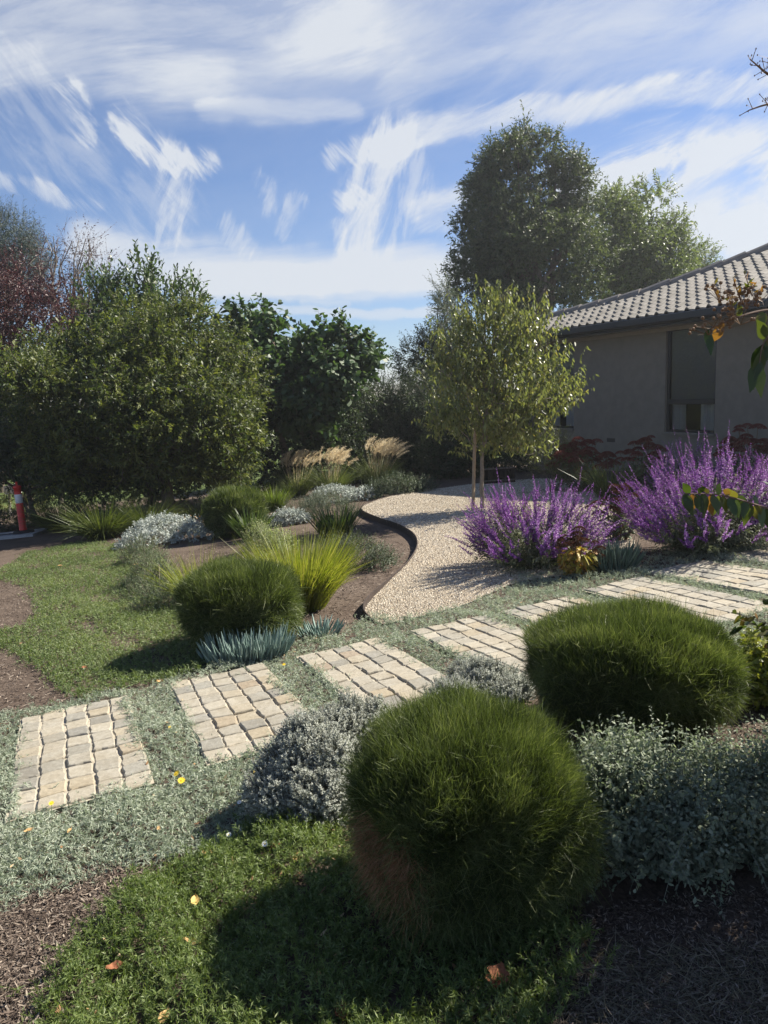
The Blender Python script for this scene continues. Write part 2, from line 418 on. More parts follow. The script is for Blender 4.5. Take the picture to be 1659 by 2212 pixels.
def gravel_mat():
    m, N, L, b = newmat('cream_gravel')
    c = N.new('ShaderNodeTexCoord'); vo = N.new('ShaderNodeTexVoronoi'); vo.inputs['Scale'].default_value = 55; L.new(c.outputs['Object'], vo.inputs['Vector'])
    st = ramp(N, L, vo.outputs['Color'], [(0, (.21, .165, .11)), (.35, (.37, .315, .235)), (.75, (.47, .41, .315)), (1, (.55, .50, .41))])
    big = ramp(N, L, noise_n(N, L, .9, 4, .6), [(.3, (.8, .8, .8)), (.7, (1, 1, 1))])
    dk = ramp(N, L, vo.outputs['Distance'], [(.0, (1, 1, 1)), (.75, (.55, .5, .45))])
    L.new(mixc(N, L, 1, mixc(N, L, 1, st, big, 'MULTIPLY'), dk, 'MULTIPLY'), b.inputs['Base Color']); b.inputs['Roughness'].default_value = .85
    i = N.new('ShaderNodeMath'); i.operation = 'SUBTRACT'; i.inputs[0].default_value = 1; L.new(vo.outputs['Distance'], i.inputs[1])
    bump(N, L, b, i.outputs[0], .9, .02); return m
grv = spline([G(*q)[:2] for q in gr_px[::-1]], 10)
def along(c, n):
    l = np.concatenate([[0], np.cumsum(np.linalg.norm(np.diff(c, axis=0), axis=1))]); t = np.linspace(0, l[-1], n)
    return np.column_stack([np.interp(t, l, c[:, 0]), np.interp(t, l, c[:, 1])])
NA, NB = 120, 24
ea, eb = along(edge, NA), along(grv, NA)
def court(i, t):                              # a point of the court, i along it, t across; it stands proud of the mulch at the steel
    f_ = i - np.floor(i); i0 = np.minimum(np.floor(i).astype(int), NA - 2); f_ = i - i0
    a_ = ea[i0] + (ea[i0 + 1] - ea[i0]) * f_[:, None]; b2 = eb[i0] + (eb[i0 + 1] - eb[i0]) * f_[:, None]
    xy = a_ + (b2 - a_) * t[:, None]; return np.column_stack([xy, H(xy[:, 0], xy[:, 1]) + .012 + .06 * np.clip(i / 16, 0, 1) * (1 - t) ** 2.5])
ii, tt = np.meshgrid(np.arange(NA), np.linspace(0, 1, NB), indexing='ij'); v = court(ii.ravel().astype(float), tt.ravel())
k = (np.arange(NA - 1)[:, None] * NB + np.arange(NB - 1)).ravel(); g = Geo(); g.add(v, np.stack([k, k + 1, k + NB + 1, k + NB], 1)[:, ::-1])
tag(g.build('gravel', gravel_mat(), smooth=True), kind='structure')
g = Geo()
m = 240000; i_, t_ = lin(m, 0, NA - 1.01), rng.random(m)
wd = np.linalg.norm(eb - ea, axis=1); wd /= wd.max(); q = court(i_, t_)
q = q[rng.random(m) < wd[i_.astype(int)] * np.minimum(1, (6.3 / q[:, 1]) ** 1.2)][:70000]; m = len(q)
r = lin(m, .006, .012) * (.75 + q[:, 1] / 30)
o6 = np.array([[1, 0, 0], [0, 1, 0], [-1, 0, 0], [0, -1, 0], [0, 0, .8], [0, 0, -.5]], float)
an = lin(m, 0, 6.28); ca, sa = np.cos(an), np.sin(an)
v = o6[None] * rng.uniform(.6, 1.35, (m, 6, 1)) * r[:, None, None]
v = np.stack([v[..., 0] * ca[:, None] - v[..., 1] * sa[:, None], v[..., 0] * sa[:, None] + v[..., 1] * ca[:, None], v[..., 2]], -1) + q[:, None]
f = np.array([[0, 1, 4], [1, 2, 4], [2, 3, 4], [3, 0, 4]])
g.add(v, (f[None] + (np.arange(m) * 6)[:, None, None]).reshape(-1, 3), np.repeat(rng.random(m), 6))
tag(g.build('gravel_stones', leaf('gravel_stone', [(.27, .215, .15), (.41, .35, .265), (.49, .43, .335), (.60, .55, .46)], 0, .8, .3)),
    'loose cream pebbles covering the curved gravel court', 'gravel', kind='stuff')
g = Geo()                                     # thin steel strip standing between gravel and mulch
e3 = np.column_stack([edge, H(edge[:, 0], edge[:, 1])]); tg = nrm(np.gradient(edge, axis=0)); no = np.column_stack([-tg[:, 1], tg[:, 0]]) * .004
ring = []
tp_ = .03 + .062 * np.clip(np.arange(len(edge)) / 10, 0, 1)
for sgn, dz in ((1, -.1 + 0 * tp_), (1, tp_), (-1, tp_), (-1, -.1 + 0 * tp_)):
    ring.append(np.column_stack([edge + sgn * no, e3[:, 2] + dz]))
k = len(edge); v = np.stack(ring, 1).reshape(-1, 3); f = []
for i in range(k - 1):
    for j in range(4): f.append([i * 4 + j, i * 4 + (j + 1) % 4, (i + 1) * 4 + (j + 1) % 4, (i + 1) * 4 + j])
g.add(v, f); g.add(v[:4], [[0, 1, 2, 3]]); g.add(v[-4:], [[3, 2, 1, 0]])
tag(g.build('steel_edging', plain('weathered_steel', (.045, .032, .026), .7, .4, .4, 14, .2)), 'thin dark steel edging strip curving round the gravel court', 'garden edging')

# ---- path of sett pads
PE = nrm(np.array([.923, .385])); PN = np.array([.385, -.923])
PAD0 = np.array([-2.3, 4.54]); PSTEP, PW, PL = .885, .64, 1.46
PAD_TL = np.array([(-3.1, 4.2), (-2.3, 4.54), (-1.48, 4.92), (-.66, 5.25), (.16, 5.59), (.90, 5.90), (1.64, 6.31), (2.35, 6.70), (3.13, 7.0), (3.92, 7.33), (4.72, 7.66)])
stone_m, N, L, b = newmat('sandstone_sett')
c = ramp(N, L, tone(N), [(0, (.20, .19, .165)), (.16, (.26, .25, .215)), (.4, (.325, .30, .245)), (.7, (.36, .33, .265)), (.88, (.33, .285, .205)), (1, (.27, .22, .165))])
n1 = noise_n(N, L, 34, 8, .7); n2 = noise_n(N, L, 6, 4, .6)
c = mixc(N, L, 1, c, ramp(N, L, n1, [(.25, (.68, .66, .62)), (.6, (1.0, 1.0, 1.0)), (.8, (1.12, 1.1, 1.05))]), 'MULTIPLY')
L.new(mixc(N, L, 1, c, ramp(N, L, n2, [(.35, (.86, .83, .78)), (.65, (1, 1, 1))]), 'MULTIPLY'), b.inputs['Base Color'])
b.inputs['Roughness'].default_value = .8; bump(N, L, b, n1, .55, .008)
sand_m = plain('sandy_mortar', (.36, .32, .25), .95, .1, .25, 30, .4)
def frame(q):                                 # pad coordinates (along, down, height) to world
    q = np.asarray(q, float); xy = PAD0 + q[:, :1] * PE + q[:, 1:2] * PN
    return np.column_stack([xy, H(xy[:, 0], xy[:, 1]) + q[:, 2]])
pad_holes = []
for k in range(-1, 10):
    rel = PAD_TL[k + 1] - PAD0; x0 = rel @ PE; y0 = rel @ PN; bow = .05 * math.sin(k * 1.7)
    c4 = [(x0 + .015 + .03 * math.sin(t * 9 + k) ** 2, t * PL) for t in np.linspace(.01, .99, 12)] + [(x0 + PW - .02 - .05 * math.sin(t * 8 + 2 * k) ** 2, t * PL) for t in np.linspace(.985, .02, 12)]
    pad_holes.append(np.array([PAD0 + a * PE + (y0 + bq) * PN for a, bq in c4]))
    if k < 0: continue
    g = Geo(); nc, nr = 5, 10
    xs = np.linspace(0, PW, nc + 1); ys = np.linspace(0, PL, nr + 1)
    XX = xs[None] + rng.normal(size=(nr + 1, nc + 1)) * .0045; YY = ys[:, None] + rng.normal(size=(nr + 1, nc + 1)) * .005
    YY += np.linspace(-.02, .02, nc + 1)[None] * math.sin(k * 2.3) + .006 * np.sin(np.arange(nc + 1) * 2.1 + k)[None]
    for i in range(nr):
        for j in range(nc):
            q = np.array([[XX[i, j], YY[i, j]], [XX[i, j + 1], YY[i, j + 1]], [XX[i + 1, j + 1], YY[i + 1, j + 1]], [XX[i + 1, j], YY[i + 1, j]]])
            cc = q.mean(0); q = cc + (q - cc) * (1 - np.array([.05, .042])[None] * rng.uniform(.5, 1.6, (4, 1)))
            out = []
            for s in range(4):
                a0, a1 = q[s], q[(s + 1) % 4]
                for t in (0.06, .35, .65, .94): out.append(a0 + (a1 - a0) * t + rng.normal(size=2) * .0028)
            out = np.array(out) + (x0, y0); cc = out.mean(0); hgt = .028 + rng.normal() * .0025; tilt = rng.normal(size=2) * .016
            zt = hgt + (out - cc) @ tilt
            rg = [np.column_stack([cc + (out - cc) * .88, zt + .001]), np.column_stack([cc + (out - cc) * .96, zt - .003]), np.column_stack([out, zt - .010]), np.column_stack([out, zt * 0 - .03])]
            v = frame(np.concatenate(rg)); kk = np.arange(16); ff = [np.stack([r_ * 16 + kk, r_ * 16 + (kk + 1) % 16, (r_ + 1) * 16 + (kk + 1) % 16, (r_ + 1) * 16 + kk], 1)[:, ::-1] for r_ in range(3)]
            a = float(np.clip(rng.beta(1.6, 1.6), 0, 1)); n0 = g.n
            g.add(v, np.concatenate(ff), a); g.add(v[:16][::-1], [list(range(16))], a)
    o = g.build('path', stone_m); tag(o, kind='structure')
    g = Geo(); bx = np.array([(x0 + PW * a, y0 + PL * bq, .0185) for bq in np.linspace(-.005, 1.005, 8) for a in np.linspace(-.005, 1.005, 4)])
    i = np.array([r_ * 4 + c_ for r_ in range(7) for c_ in range(3)])
    bx[:, 2] += rng.normal(size=len(bx)) * .0008
    g.add(frame(bx), np.stack([i, i + 4, i + 5, i + 1], 1)); g.build('mortar_bed', sand_m, o)

# ---- the ground covers
lawn_px = [(-60, 1245), (0, 1235), (60, 1195), (170, 1172), (290, 1178), (340, 1200), (385, 1260), (395, 1350), (455, 1385), (500, 1425), (440, 1455), (330, 1482), (200, 1518), (140, 1508), (112, 1472), (60, 1432), (10, 1402), (-60, 1395), (-40, 1372), (60, 1352), (85, 1318), (50, 1268), (0, 1256)]
lawn_p = poly(lawn_px)
silver_px = [(-260, 1560), (0, 1542), (150, 1522), (330, 1488), (455, 1448), (560, 1428), (640, 1395), (740, 1372), (780, 1345), (800, 1330), (850, 1345), (930, 1325), (1000, 1310), (1090, 1275), (1120, 1245), (1190, 1240), (1300, 1250), (1420, 1205), (1560, 1170), (1800, 1130), (1900, 1400), (1700, 1440), (1500, 1400), (1330, 1420), (1130, 1500), (900, 1560), (760, 1650), (640, 1760), (540, 1800), (470, 1850), (380, 1858), (250, 1880), (150, 1918), (0, 1978), (-260, 2050)]
silver_p = poly(silver_px)
green_px = [(60, 2420), (80, 2212), (150, 2085), (250, 1965), (330, 1890), (480, 1838), (560, 1795), (640, 1780), (780, 1790), (900, 1880), (1100, 2000), (1270, 2040), (1260, 2120), (1180, 2230), (1150, 2420)]
green_p = poly(green_px)
def edge_noise(q, amp, fr):
    return amp * (np.sin(q[:, 0] * fr + 1.3) * np.cos(q[:, 1] * fr * 1.2 + .4) + .6 * np.sin(q[:, 0] * fr * 2.7 + q[:, 1] * fr * 1.9))
def carpet(name, q, k, l, ll, lw, mat, label, cat, ang=55, up=.5, droop=.2, prof=(.3, 1, .1), stem=.002, hgt=None):
    m = len(q); d = rdir(m); d[:, 2] = np.abs(d[:, 2]) * .6 + up
    g = Geo(); q = q.copy(); q[:, :2] += rng.normal(size=(m, 2)) * np.where(rng.random(m) < .22, .055, .012)[:, None]; q[:, 2] = H(q[:, 0], q[:, 1])
    if hgt is not None: q[:, 2] += hgt
    patch = .5 + .35 * np.sin(q[:, 0] * 2.3 + 1.1 * np.sin(q[:, 1] * 3.1)) * np.cos(q[:, 1] * 1.9 + .7)
    a = np.clip(.35 * rng.random(m) + .65 * patch, 0, 1)
    sprigs(g, q, d, l, k, ll, lw, ang, prof=prof, stem=stem, droop=droop, a=a)
    return tag(g.build(name, mat), label, cat, kind='stuff')
q = strew(lawn_p, 22000, y_w=1.0, ref=6.0); q = q[rng.random(len(q)) < np.clip(.85 + edge_noise(q, .45, 4.1), .25, 1)]
hl = np.clip(.012 + edge_noise(q, .012, 3.2), 0, .05)
carpet('lawn', q, 6, lin(len(q), .025, .065), .038, .0095, leaf('lawn_leaf', [(.08, .12, .045), (.15, .20, .08), (.25, .29, .15)], .4, .55, .3),
       'low green lawn of creeping leaves beside the path', 'lawn', up=.7, hgt=hl, stem=.002)
q = strew(silver_p, 21000, pad_holes, y_w=1.35, ref=3.2)
hs_ = np.clip(.012 + edge_noise(q, .018, 5.0), 0, .06)
sc_ = .85 + .15 * np.minimum(q[:, 1], 10) / 4
carpet('silver_ground_cover', q, 8, lin(len(q), .02, .055) * sc_, .032, .0055, leaf('silver_leaf', [(.21, .25, .185), (.33, .37, .285), (.45, .48, .395)], .3, .6, .25, (1, 1.1, .8)),
       'grey green carpet of narrow leaves filling the gaps between the paving', 'ground cover', up=.25, droop=.35, prof=(.35, 1, .75, .1), hgt=hs_)
q = strew(green_p, 7200)
hg = np.clip(.025 + edge_noise(q, .032, 6.5), 0, .1)
carpet('green_ground_cover', q, 15, lin(len(q), .03, .075), .023, .0048, leaf('green_cover_leaf', [(.07, .108, .03), (.14, .195, .058), (.25, .30, .12)], .4, .5, .4),
       'bright green low plant carpet in the foreground', 'ground cover', ang=58, up=.6, droop=.05, hgt=hg)

# ================================================================== HOUSE
dW = np.array([-.42979, .90293]); wI = np.array([.90293, .42979]); W0 = np.array([6.0, 15.0])
def hw(s, w, z):                              # along the wall away from the camera, into the house, height
    s, w, z = np.broadcast_arrays(np.asarray(s, float), w, z)
    return np.stack([W0[0] + s * dW[0] + w * wI[0], W0[1] + s * dW[1] + w * wI[1], z], -1)
def hbox(g, s0, s1, w0, w1, z0, z1, a=.5):
    box(g, (s0, w0, z0), (s1, w1, z1), a, lambda v: hw(v[:, 0], v[:, 1], v[:, 2]))
house = thing('house', hw(0, 0, -.3), 'grey rendered house with brown tiled roof and dark gutter behind the purple flowers', 'house')
render_m = plain('grey_render', (.195, .178, .150), .92, .2, .10, 5, .25)
dark_m = plain('charcoal_metal', (.018, .019, .022), .4, .5, .15, 20)
soffit_m = plain('soffit_board', (.26, .24, .21), .8, .3, .08, 6)
roof_m, N, L, b = newmat('roof_tile')
n = noise_n(N, L, 9, 7, .65); cr = ramp(N, L, tone(N), [(0, (.175, .165, .145)), (.5, (.225, .212, .19)), (1, (.275, .26, .235))])
L.new(mixc(N, L, 1, cr, ramp(N, L, n, [(.3, (.72, .7, .68)), (.7, (1.1, 1.08, 1.05))]), 'MULTIPLY'), b.inputs['Base Color']); b.inputs['Roughness'].default_value = .85; bump(N, L, b, n, .3, .01)
Z0, ZS = -.8, 2.72
w1 = (-.59, .64, .66, 2.69); w2 = (3.44, 4.55, .67, 2.66)      # window openings: s0, s1, z0, z1
g = Geo()
SN, SF = -7.0, 5.2
for s0, s1 in ((SN, w1[0]), (w1[1], w2[0]), (w2[1], SF)): hbox(g, s0, s1, 0, .16, Z0, ZS)
for q in (w1, w2):
    hbox(g, q[0], q[1], 0, .16, Z0, q[2]); hbox(g, q[0], q[1], 0, .16, q[3], ZS)
hbox(g, SF - .16, SF, .16, 8, Z0, ZS); hbox(g, SN, SF, 8, 8.16, Z0, ZS); hbox(g, SN, SN + .16, .16, 8, Z0, ZS)
g.build('wall', render_m, house)
g = Geo(); hbox(g, SN - .5, SF + .55, -.50, .02, ZS, ZS + .03); g.build('soffit', soffit_m, house)
g = Geo(); hbox(g, SN - .5, SF + .55, -.025, 0, ZS - .07, ZS); g.build('soffit_trim', soffit_m, house)
g = Geo(); hbox(g, SN - .5, SF + .6, -.55, -.502, ZS - .01, ZS + .17); g.build('fascia', dark_m, house)
g = Geo()
pr = np.array([(-.555, .04), (-.66, .04), (-.68, .07), (-.68, .175), (-.665, .185), (-.655, .175), (-.655, .08), (-.555, .08)])
for s_ in (SN - .5, SF + .6): g.add(hw(s_, pr[:, 0], ZS + pr[:, 1]), [[0, 1, 2, 3, 4, 5, 6, 7]])
v = np.concatenate([hw(SN - .5, pr[:, 0], ZS + pr[:, 1]), hw(SF + .6, pr[:, 0], ZS + pr[:, 1])]); kk = np.arange(8)
g.add(v, np.stack([kk, (kk + 1) % 8, (kk + 1) % 8 + 8, kk + 8], 1)); g.build('gutter', dark_m, house)
# roof: rolled tiles laid in courses up to a broken hip line
hip = np.array([(5.85, -.1), (5.33, .85 - .55 + .1), (4.06, 1.22 - .55 + .03), (2.55, 1.64 - .55 + .02), (1.64, 2.45 - .55), (.70, 3.47 - .55), (-.5, 4.2), (-8, 4.2)])
hip[0] = (5.95, -.2)
TP = math.tan(math.radians(22)); ZR = ZS + .205
def roofz(w): return ZR + (w + .55) * TP
hip_s, hip_w = hip[::-1, 0], hip[::-1, 1]
g = Geo(); tw, ch = .245, .28
prof_t = np.array([(0, 0), (.10, .000), (.2, .006), (.36, .010), (.5, .012), (.60, .022), (.70, .046), (.80, .055), (.90, .046), (.99, .014)])
ns = int((SF + .6 - SN + .5) / tw); na = len(prof_t)
su = (SN - .5 + tw * (np.arange(ns)[:, None] + prof_t[:, 0][None])).ravel(); zu = np.tile(prof_t[:, 1], ns)
keep_tile = np.arange(ns)
for r_ in range(19):
    wa = -.62 + r_ * ch * math.cos(math.radians(22)); wb = wa + (ch + .03) * math.cos(math.radians(22))
    lim = np.interp(su, hip_s, hip_w) + .05
    ok = (wa < lim) & (su < 5.95)
    wbb = np.minimum(wb, np.maximum(lim, wa + .01))
    za = roofz(wa) + .034 + zu; zb = roofz(wbb) + .004 + zu * .98
    shift = rng.normal() * .004
    ta = np.repeat(np.clip(.5 + .22 * rng.normal(size=ns), 0, 1), na)
    v = np.concatenate([hw(su, wa, za - .026), hw(su, wa, za), hw(su, wbb, zb)]); m = len(su); i = np.arange(m - 1); i = i[ok[:-1] & ok[1:]]
    if len(i):
        g.add(v, np.concatenate([np.stack([i, i + 1, i + 1 + m, i + m], 1)[:, ::-1], np.stack([i + m, i + m + 1, i + 1 + 2 * m, i + 2 * m], 1)[:, ::-1]]), np.tile(ta, 3))
hz = roofz(hip[:, 1])
bk = np.concatenate([hw(hip[:, 0], hip[:, 1], hz), hw(np.maximum(hip[:, 0] + .3, -8), 8.6, np.full(len(hip), ZR))]); kk = np.arange(len(hip) - 1)
g.add(bk, np.stack([kk, kk + 1, kk + 1 + len(hip), kk + len(hip)], 1))
roof = g.build('roof', roof_m, house)
g = Geo()                                     # ridge capping: overlapping half-round caps along the hip
hp = hw(hip[1:, 0], hip[1:, 1], roofz(hip[1:, 1]))
for i in range(len(hp) - 1):
    ln = np.linalg.norm(hp[i + 1] - hp[i]); nn = max(1, int(ln / .42))
    for k in range(nn):
        a0 = hp[i] + (hp[i + 1] - hp[i]) * (k / nn); a1 = hp[i] + (hp[i + 1] - hp[i]) * ((k + 1.12) / nn)
        tube(g, [a0 + (0, 0, .02), a1 + (0, 0, .035)], [.105, .125], 10, .45 + .3 * rng.random())
g.build('ridge_cap', plain('ridge_mortar', (.21, .19, .17), .85, .3, .15, 8), roof)
g = Geo(); hbox(g, SF - .02, SF + .5, .0, 8, ZS, ZS + .03); g.build('soffit', soffit_m, house)
# windows
glass_m, N, L, b = newmat('window_glass')
gl = N.new('ShaderNodeBsdfGlossy'); gl.inputs['Roughness'].default_value = .015; gl.inputs['Color'].default_value = (.9, .92, .95, 1)
tr = N.new('ShaderNodeBsdfTransparent'); tr.inputs[0].default_value = (.62, .66, .68, 1)
fr = N.new('ShaderNodeFresnel'); fr.inputs[0].default_value = 1.7
mx = N.new('ShaderNodeMixShader'); L.new(fr.outputs[0], mx.inputs[0]); L.new(tr.outputs[0], mx.inputs[1]); L.new(gl.outputs[0], mx.inputs[2]); L.new(mx.outputs[0], N['Material Output'].inputs[0])
blind_m = plain('roller_blind', (.30, .29, .31), .9, .2, .04, 50)
curt_m = plain('sheer_curtain', (.85, .84, .86), .9, .2, .05, 20)
room_m = plain('room_wall', (.22, .21, .2), .9, .2)
for (s0, s1, z0, z1) in (w1, w2):
    g = Geo(); t = .055; d0, d1 = .05, .11
    hbox(g, s0, s0 + t, d0, d1, z0, z1); hbox(g, s1 - t, s1, d0, d1, z0, z1)
    hbox(g, s0 + t, s1 - t, d0, d1, z0, z0 + t); hbox(g, s0 + t, s1 - t, d0, d1, z1 - t, z1)
    zt = z0 + .60
    hbox(g, s0 + t, s1 - t, d0 - .01, d1, zt - .05, zt + .05)
    wn = g.build('window', dark_m, house)
    g = Geo(); hbox(g, s0 - .03, s1 + .03, -.05, .049, z0 - .05, z0 - .002); g.build('sill', render_m, wn)
    for za, zb in ((z0 + t, zt - .05), (zt + .05, z1 - t)):
        g = Geo(); g.add(hw([s1 - t, s0 + t, s0 + t, s1 - t], .08, [za, za, zb, zb]), [[0, 1, 2, 3]]); g.build('pane', glass_m, wn)
    g = Geo(); hbox(g, s0 + .02, s1 - .02, .125, .13, zt + .02, z1 - .01); g.build('roller_blind', blind_m, wn)
    nk = 64
    for c0, c1 in ((s0 + .03, s0 + .48), (s1 - .36, s1 - .03)):
        g = Geo(); u = np.linspace(0, 1, nk); ss = c0 + (c1 - c0) * u; ww = .19 + .022 * np.sin(u * 42) + .008 * np.sin(u * 97)
        v = np.concatenate([hw(ss, ww, z0 + .02), hw(ss, ww, zt + .1)]); i = np.arange(nk - 1); g.add(v, np.stack([i, i + 1, i + 1 + nk, i + nk], 1)); g.build('curtain', curt_m, wn, smooth=True)
    g = Geo(); hbox(g, s0 - .6, s1 + .6, 2.4, 2.45, Z0, ZS); hbox(g, s0 - .6, s1 + .6, .3, 2.4, z0 - .3, z0 - .25); hbox(g, s0 - .65, s0 - .6, .3, 2.4, z0 - .25, ZS); hbox(g, s1 + .6, s1 + .65, .3, 2.4, z0 - .25, ZS); hbox(g, s0 - .6, s1 + .6, .3, 2.4, ZS - .05, ZS)
    g.build('room', room_m, wn)
g = Geo(); hbox(g, -.42, -.06, .24, .4, .70, .93); tag(g.build('storage_box', plain('white_card', (.75, .75, .76), .6, .3)), 'white box standing inside the lower window sash', 'box')
for s0, z0 in ((2.06, .40), (1.06, .39)):
    g = Geo(); hbox(g, s0, s0 + .25, -.004, .0005, z0, z0 + .085)
    for i in range(5): hbox(g, s0 + .012 + i * .048, s0 + .045 + i * .048, -.010, -.0045, z0 + .012, z0 + .073)
    g.build('air_vent', plain('vent_grey', (.07, .066, .06), .9, .2), house)

# ================================================================== TREES AND HEDGES BEHIND
bark_m = plain('grey_bark', (.13, .105, .085), .95, .15, .35, 30, .5)
pale_bark = plain('pale_bark', (.21, .18, .15), .9, .15, .25, 30, .4)
def lob(u, v, ru, rv, y, dy=None):
    c = P(u, v, y); k = 1 / PX(y)
    return (c, np.array([ru * k, dy if dy is not None else ru * k, rv * k]))
def clumps(lobes, n, size, seed):
    p, nn = lobe_pts(lobes, n, (.74, .97), .10, 5, .75, seed)
    return [(q, np.array([1, 1, .78]) * size * rng.uniform(.55, 1.35)) for q in p]
def crown(g, gs, lobes, n, k, tl, ll, lw, ang=50, shell=(.72, 1.05), lump=.16, fr=5, up=.35, out=.8, prof=(.25, 1, .1), droop=.15, stem=.008, inner=0, seed=1, hide=.62, wild=.6, ajit=.22, dd=0.0, sub=None, extra=()):
    if sub: p, nn = lobe_pts(clumps(lobes, sub[0], sub[1], seed) + list(extra), n, (.35, 1.08), .14, 4, .3, seed)
    else: p, nn = lobe_pts(lobes, n, shell, lump, fr, hide, seed)
    d = nn * out + rdir(len(p)) * wild; d[:, 2] += up
    a = np.clip(.5 + .3 * rng.normal(size=len(p)), 0, 1)
    b = np.zeros((len(p), 3)); b[:, 2] = -dd
    sprigs(g, p, d, tl * rng.uniform(.6, 1.3, len(p)), k, ll, lw, ang, b, prof, stem, .05, droop, a, gs, ajit=ajit)
    if inner:
        p, nn = lobe_pts(lobes, inner, (.25, .8), lump, fr, 0, seed)
        sprigs(g, p, rdir(len(p)), tl, k, ll * 1.25, lw * 1.4, ang, None, prof, 0, .05, droop, None)
    return p
def tree(name, base, lobes, mat, label, cat, trunk=.12, group=None, bark=None, limbs=14, stems=1, **kw):
    base = np.asarray(base, float)
    t = thing(name, base, label, cat, group); g, gs = Geo(), Geo()
    crown(g, gs, lobes, **kw)
    for s_ in range(stems):
        off = rdir(1)[0] * .12 * (stems > 1); off[2] = 0
        c0 = lobes[s_ % len(lobes)][0]; fork = base + (c0 - base) * .38 + off * 2
        tube(gs, limb(base + off - (0, 0, .1), fork, 6, 0, .02), np.linspace(trunk, trunk * .72, 6), 9)
        for i in range(limbs // stems):
            c, r = lobes[i % len(lobes)]; e = c + rdir(1)[0] * r * .75
            q = limb(fork, e, 7, .06, .04); tube(gs, q, np.linspace(trunk * .55, .012, 7), 6)
            for _ in range(2):
                m_ = q[rng.integers(3, 6)]; tube(gs, limb(m_, m_ + rdir(1)[0] * r * .6 + (0, 0, .1), 5, 0, .06), np.linspace(trunk * .2, .006, 5), 5)
    gs.build('trunk', bark or bark_m, t); g.build('crown', mat, t)
    return t
L_bay = leaf('bay_leaf', [(.032, .052, .014), (.068, .096, .026), (.108, .136, .038), (.175, .195, .055)], .4, .5, .4)
L_dark = leaf('hedge_leaf', [(.022, .038, .018), (.042, .066, .03), (.066, .094, .042)], .3, .55, .35)
L_fig = leaf('fig_leaf', [(.032, .064, .024), (.056, .105, .037), (.08, .13, .05)], .35, .5, .4)
L_burg = leaf('burgundy_leaf', [(.035, .013, .016), (.062, .022, .025), (.095, .036, .034)], .25, .5, .35, (1.1, .8, .7))
L_casu = leaf('needle_leaf', [(.05, .075, .06), (.075, .10, .085)], .2, .6, .3, (1, 1.1, .8))
L_tall = leaf('gum_leaf', [(.042, .062, .030), (.078, .104, .048), (.125, .155, .078)], .34, .55, .35)
L_lite = leaf('light_tree_leaf', [(.075, .105, .04), (.13, .17, .065), (.19, .23, .095)], .42, .45, .4)
L_mag = leaf('magnolia_leaf', [(.04, .07, .028), (.07, .11, .04), (.10, .145, .06)], .35, .42, .45)
L_silv = leaf('silver_tree_leaf', [(.11, .13, .095), (.17, .20, .15)], .25, .5, .4, (1, 1.1, .8))

gb = lambda u, v, y: np.array([P(u, v, y)[0], y, float(H(P(u, v, y)[0], y))])
tree('round_tree', G(372, 1112), [lob(300, 850, 235, 205, 17.6, 2.2), lob(200, 880, 190, 165, 17.3, 1.9), lob(425, 870, 125, 165, 17.4, 1.7), lob(330, 760, 140, 100, 18, 1.5), lob(470, 950, 92, 100, 17, 1.2), lob(165, 955, 100, 95, 17.4, 1.1), lob(535, 965, 48, 40, 17, .5), lob(320, 920, 200, 110, 16.8, 1.2), lob(230, 760, 120, 110, 17.8, 1.3)],
     L_bay, 'large round evergreen tree with small glossy leaves left of the garden', 'tree', .16, limbs=26, n=7000, k=13, tl=.30, ll=.115, lw=.048, inner=2600, seed=3, up=.15, sub=(120, .46))
tree('magnolia', gb(320, 1080, 20.5), [lob(320, 660, 55, 70, 20.5), lob(316, 600, 28, 42, 20.5), lob(402, 660, 44, 42, 20.2), lob(230, 650, 55, 55, 20.5), lob(300, 720, 120, 70, 20.3), lob(430, 690, 25, 30, 20)],
     L_mag, 'tall leafy tree with upright shoots rising behind the round evergreen', 'tree', .10, limbs=24, n=620, k=12, tl=.55, ll=.19, lw=.075, ang=38, up=1.1, out=.35, wild=.3, shell=(.3, 1.02), hide=.2, seed=4, prof=(.2, .8, 1, .1))
tree('burgundy_tree', gb(60, 1080, 24), [lob(30, 690, 120, 105, 24), lob(120, 710, 80, 100, 23.6), lob(15, 790, 110, 100, 23.6), lob(-60, 720, 100, 130, 24), lob(80, 640, 70, 50, 24)],
     L_burg, 'burgundy leaved tree standing behind the hedge at the far left', 'tree', .14, limbs=20, n=2600, k=12, tl=.5, ll=.11, lw=.045, seed=5, inner=600, sub=(40, .6))
tree('bare_tree', gb(130, 1080, 26), [lob(170, 545, 45, 52, 26), lob(110, 540, 40, 40, 26.2), lob(210, 580, 60, 40, 26)],
     L_burg, 'thin tree with half bare branches and a few reddish leaves', 'tree', .09, bark=pale_bark, limbs=34, n=230, k=9, tl=.7, ll=.08, lw=.032, shell=(.3, 1.1), hide=.1, seed=6, up=.5)
tree('grey_green_tree', gb(0, 1080, 32), [lob(10, 530, 62, 62, 32), lob(50, 580, 55, 50, 32), lob(-60, 560, 80, 90, 32)],
     L_casu, 'grey green needle leaved tree at the far left edge', 'tree', .2, limbs=10, n=2600, k=14, tl=.7, ll=.22, lw=.022, seed=7, inner=500)
tree('fig_tree', gb(640, 1030, 21), [lob(540, 730, 88, 62, 21.3), lob(695, 775, 105, 70, 20.8), lob(610, 750, 80, 55, 21.2), lob(640, 850, 120, 85, 20.8), lob(740, 830, 65, 60, 20.6), lob(500, 800, 60, 80, 21)],
     L_fig, 'fig tree with big lobed leaves between the round evergreen and hedge', 'tree', .12, limbs=16, n=1500, k=8, tl=.42, ll=.21, lw=.16, ang=62, up=.6, seed=8, inner=300, sub=(44, .42), prof=(.15, .8, 1, .75, .12), lump=.12, stem=.014)
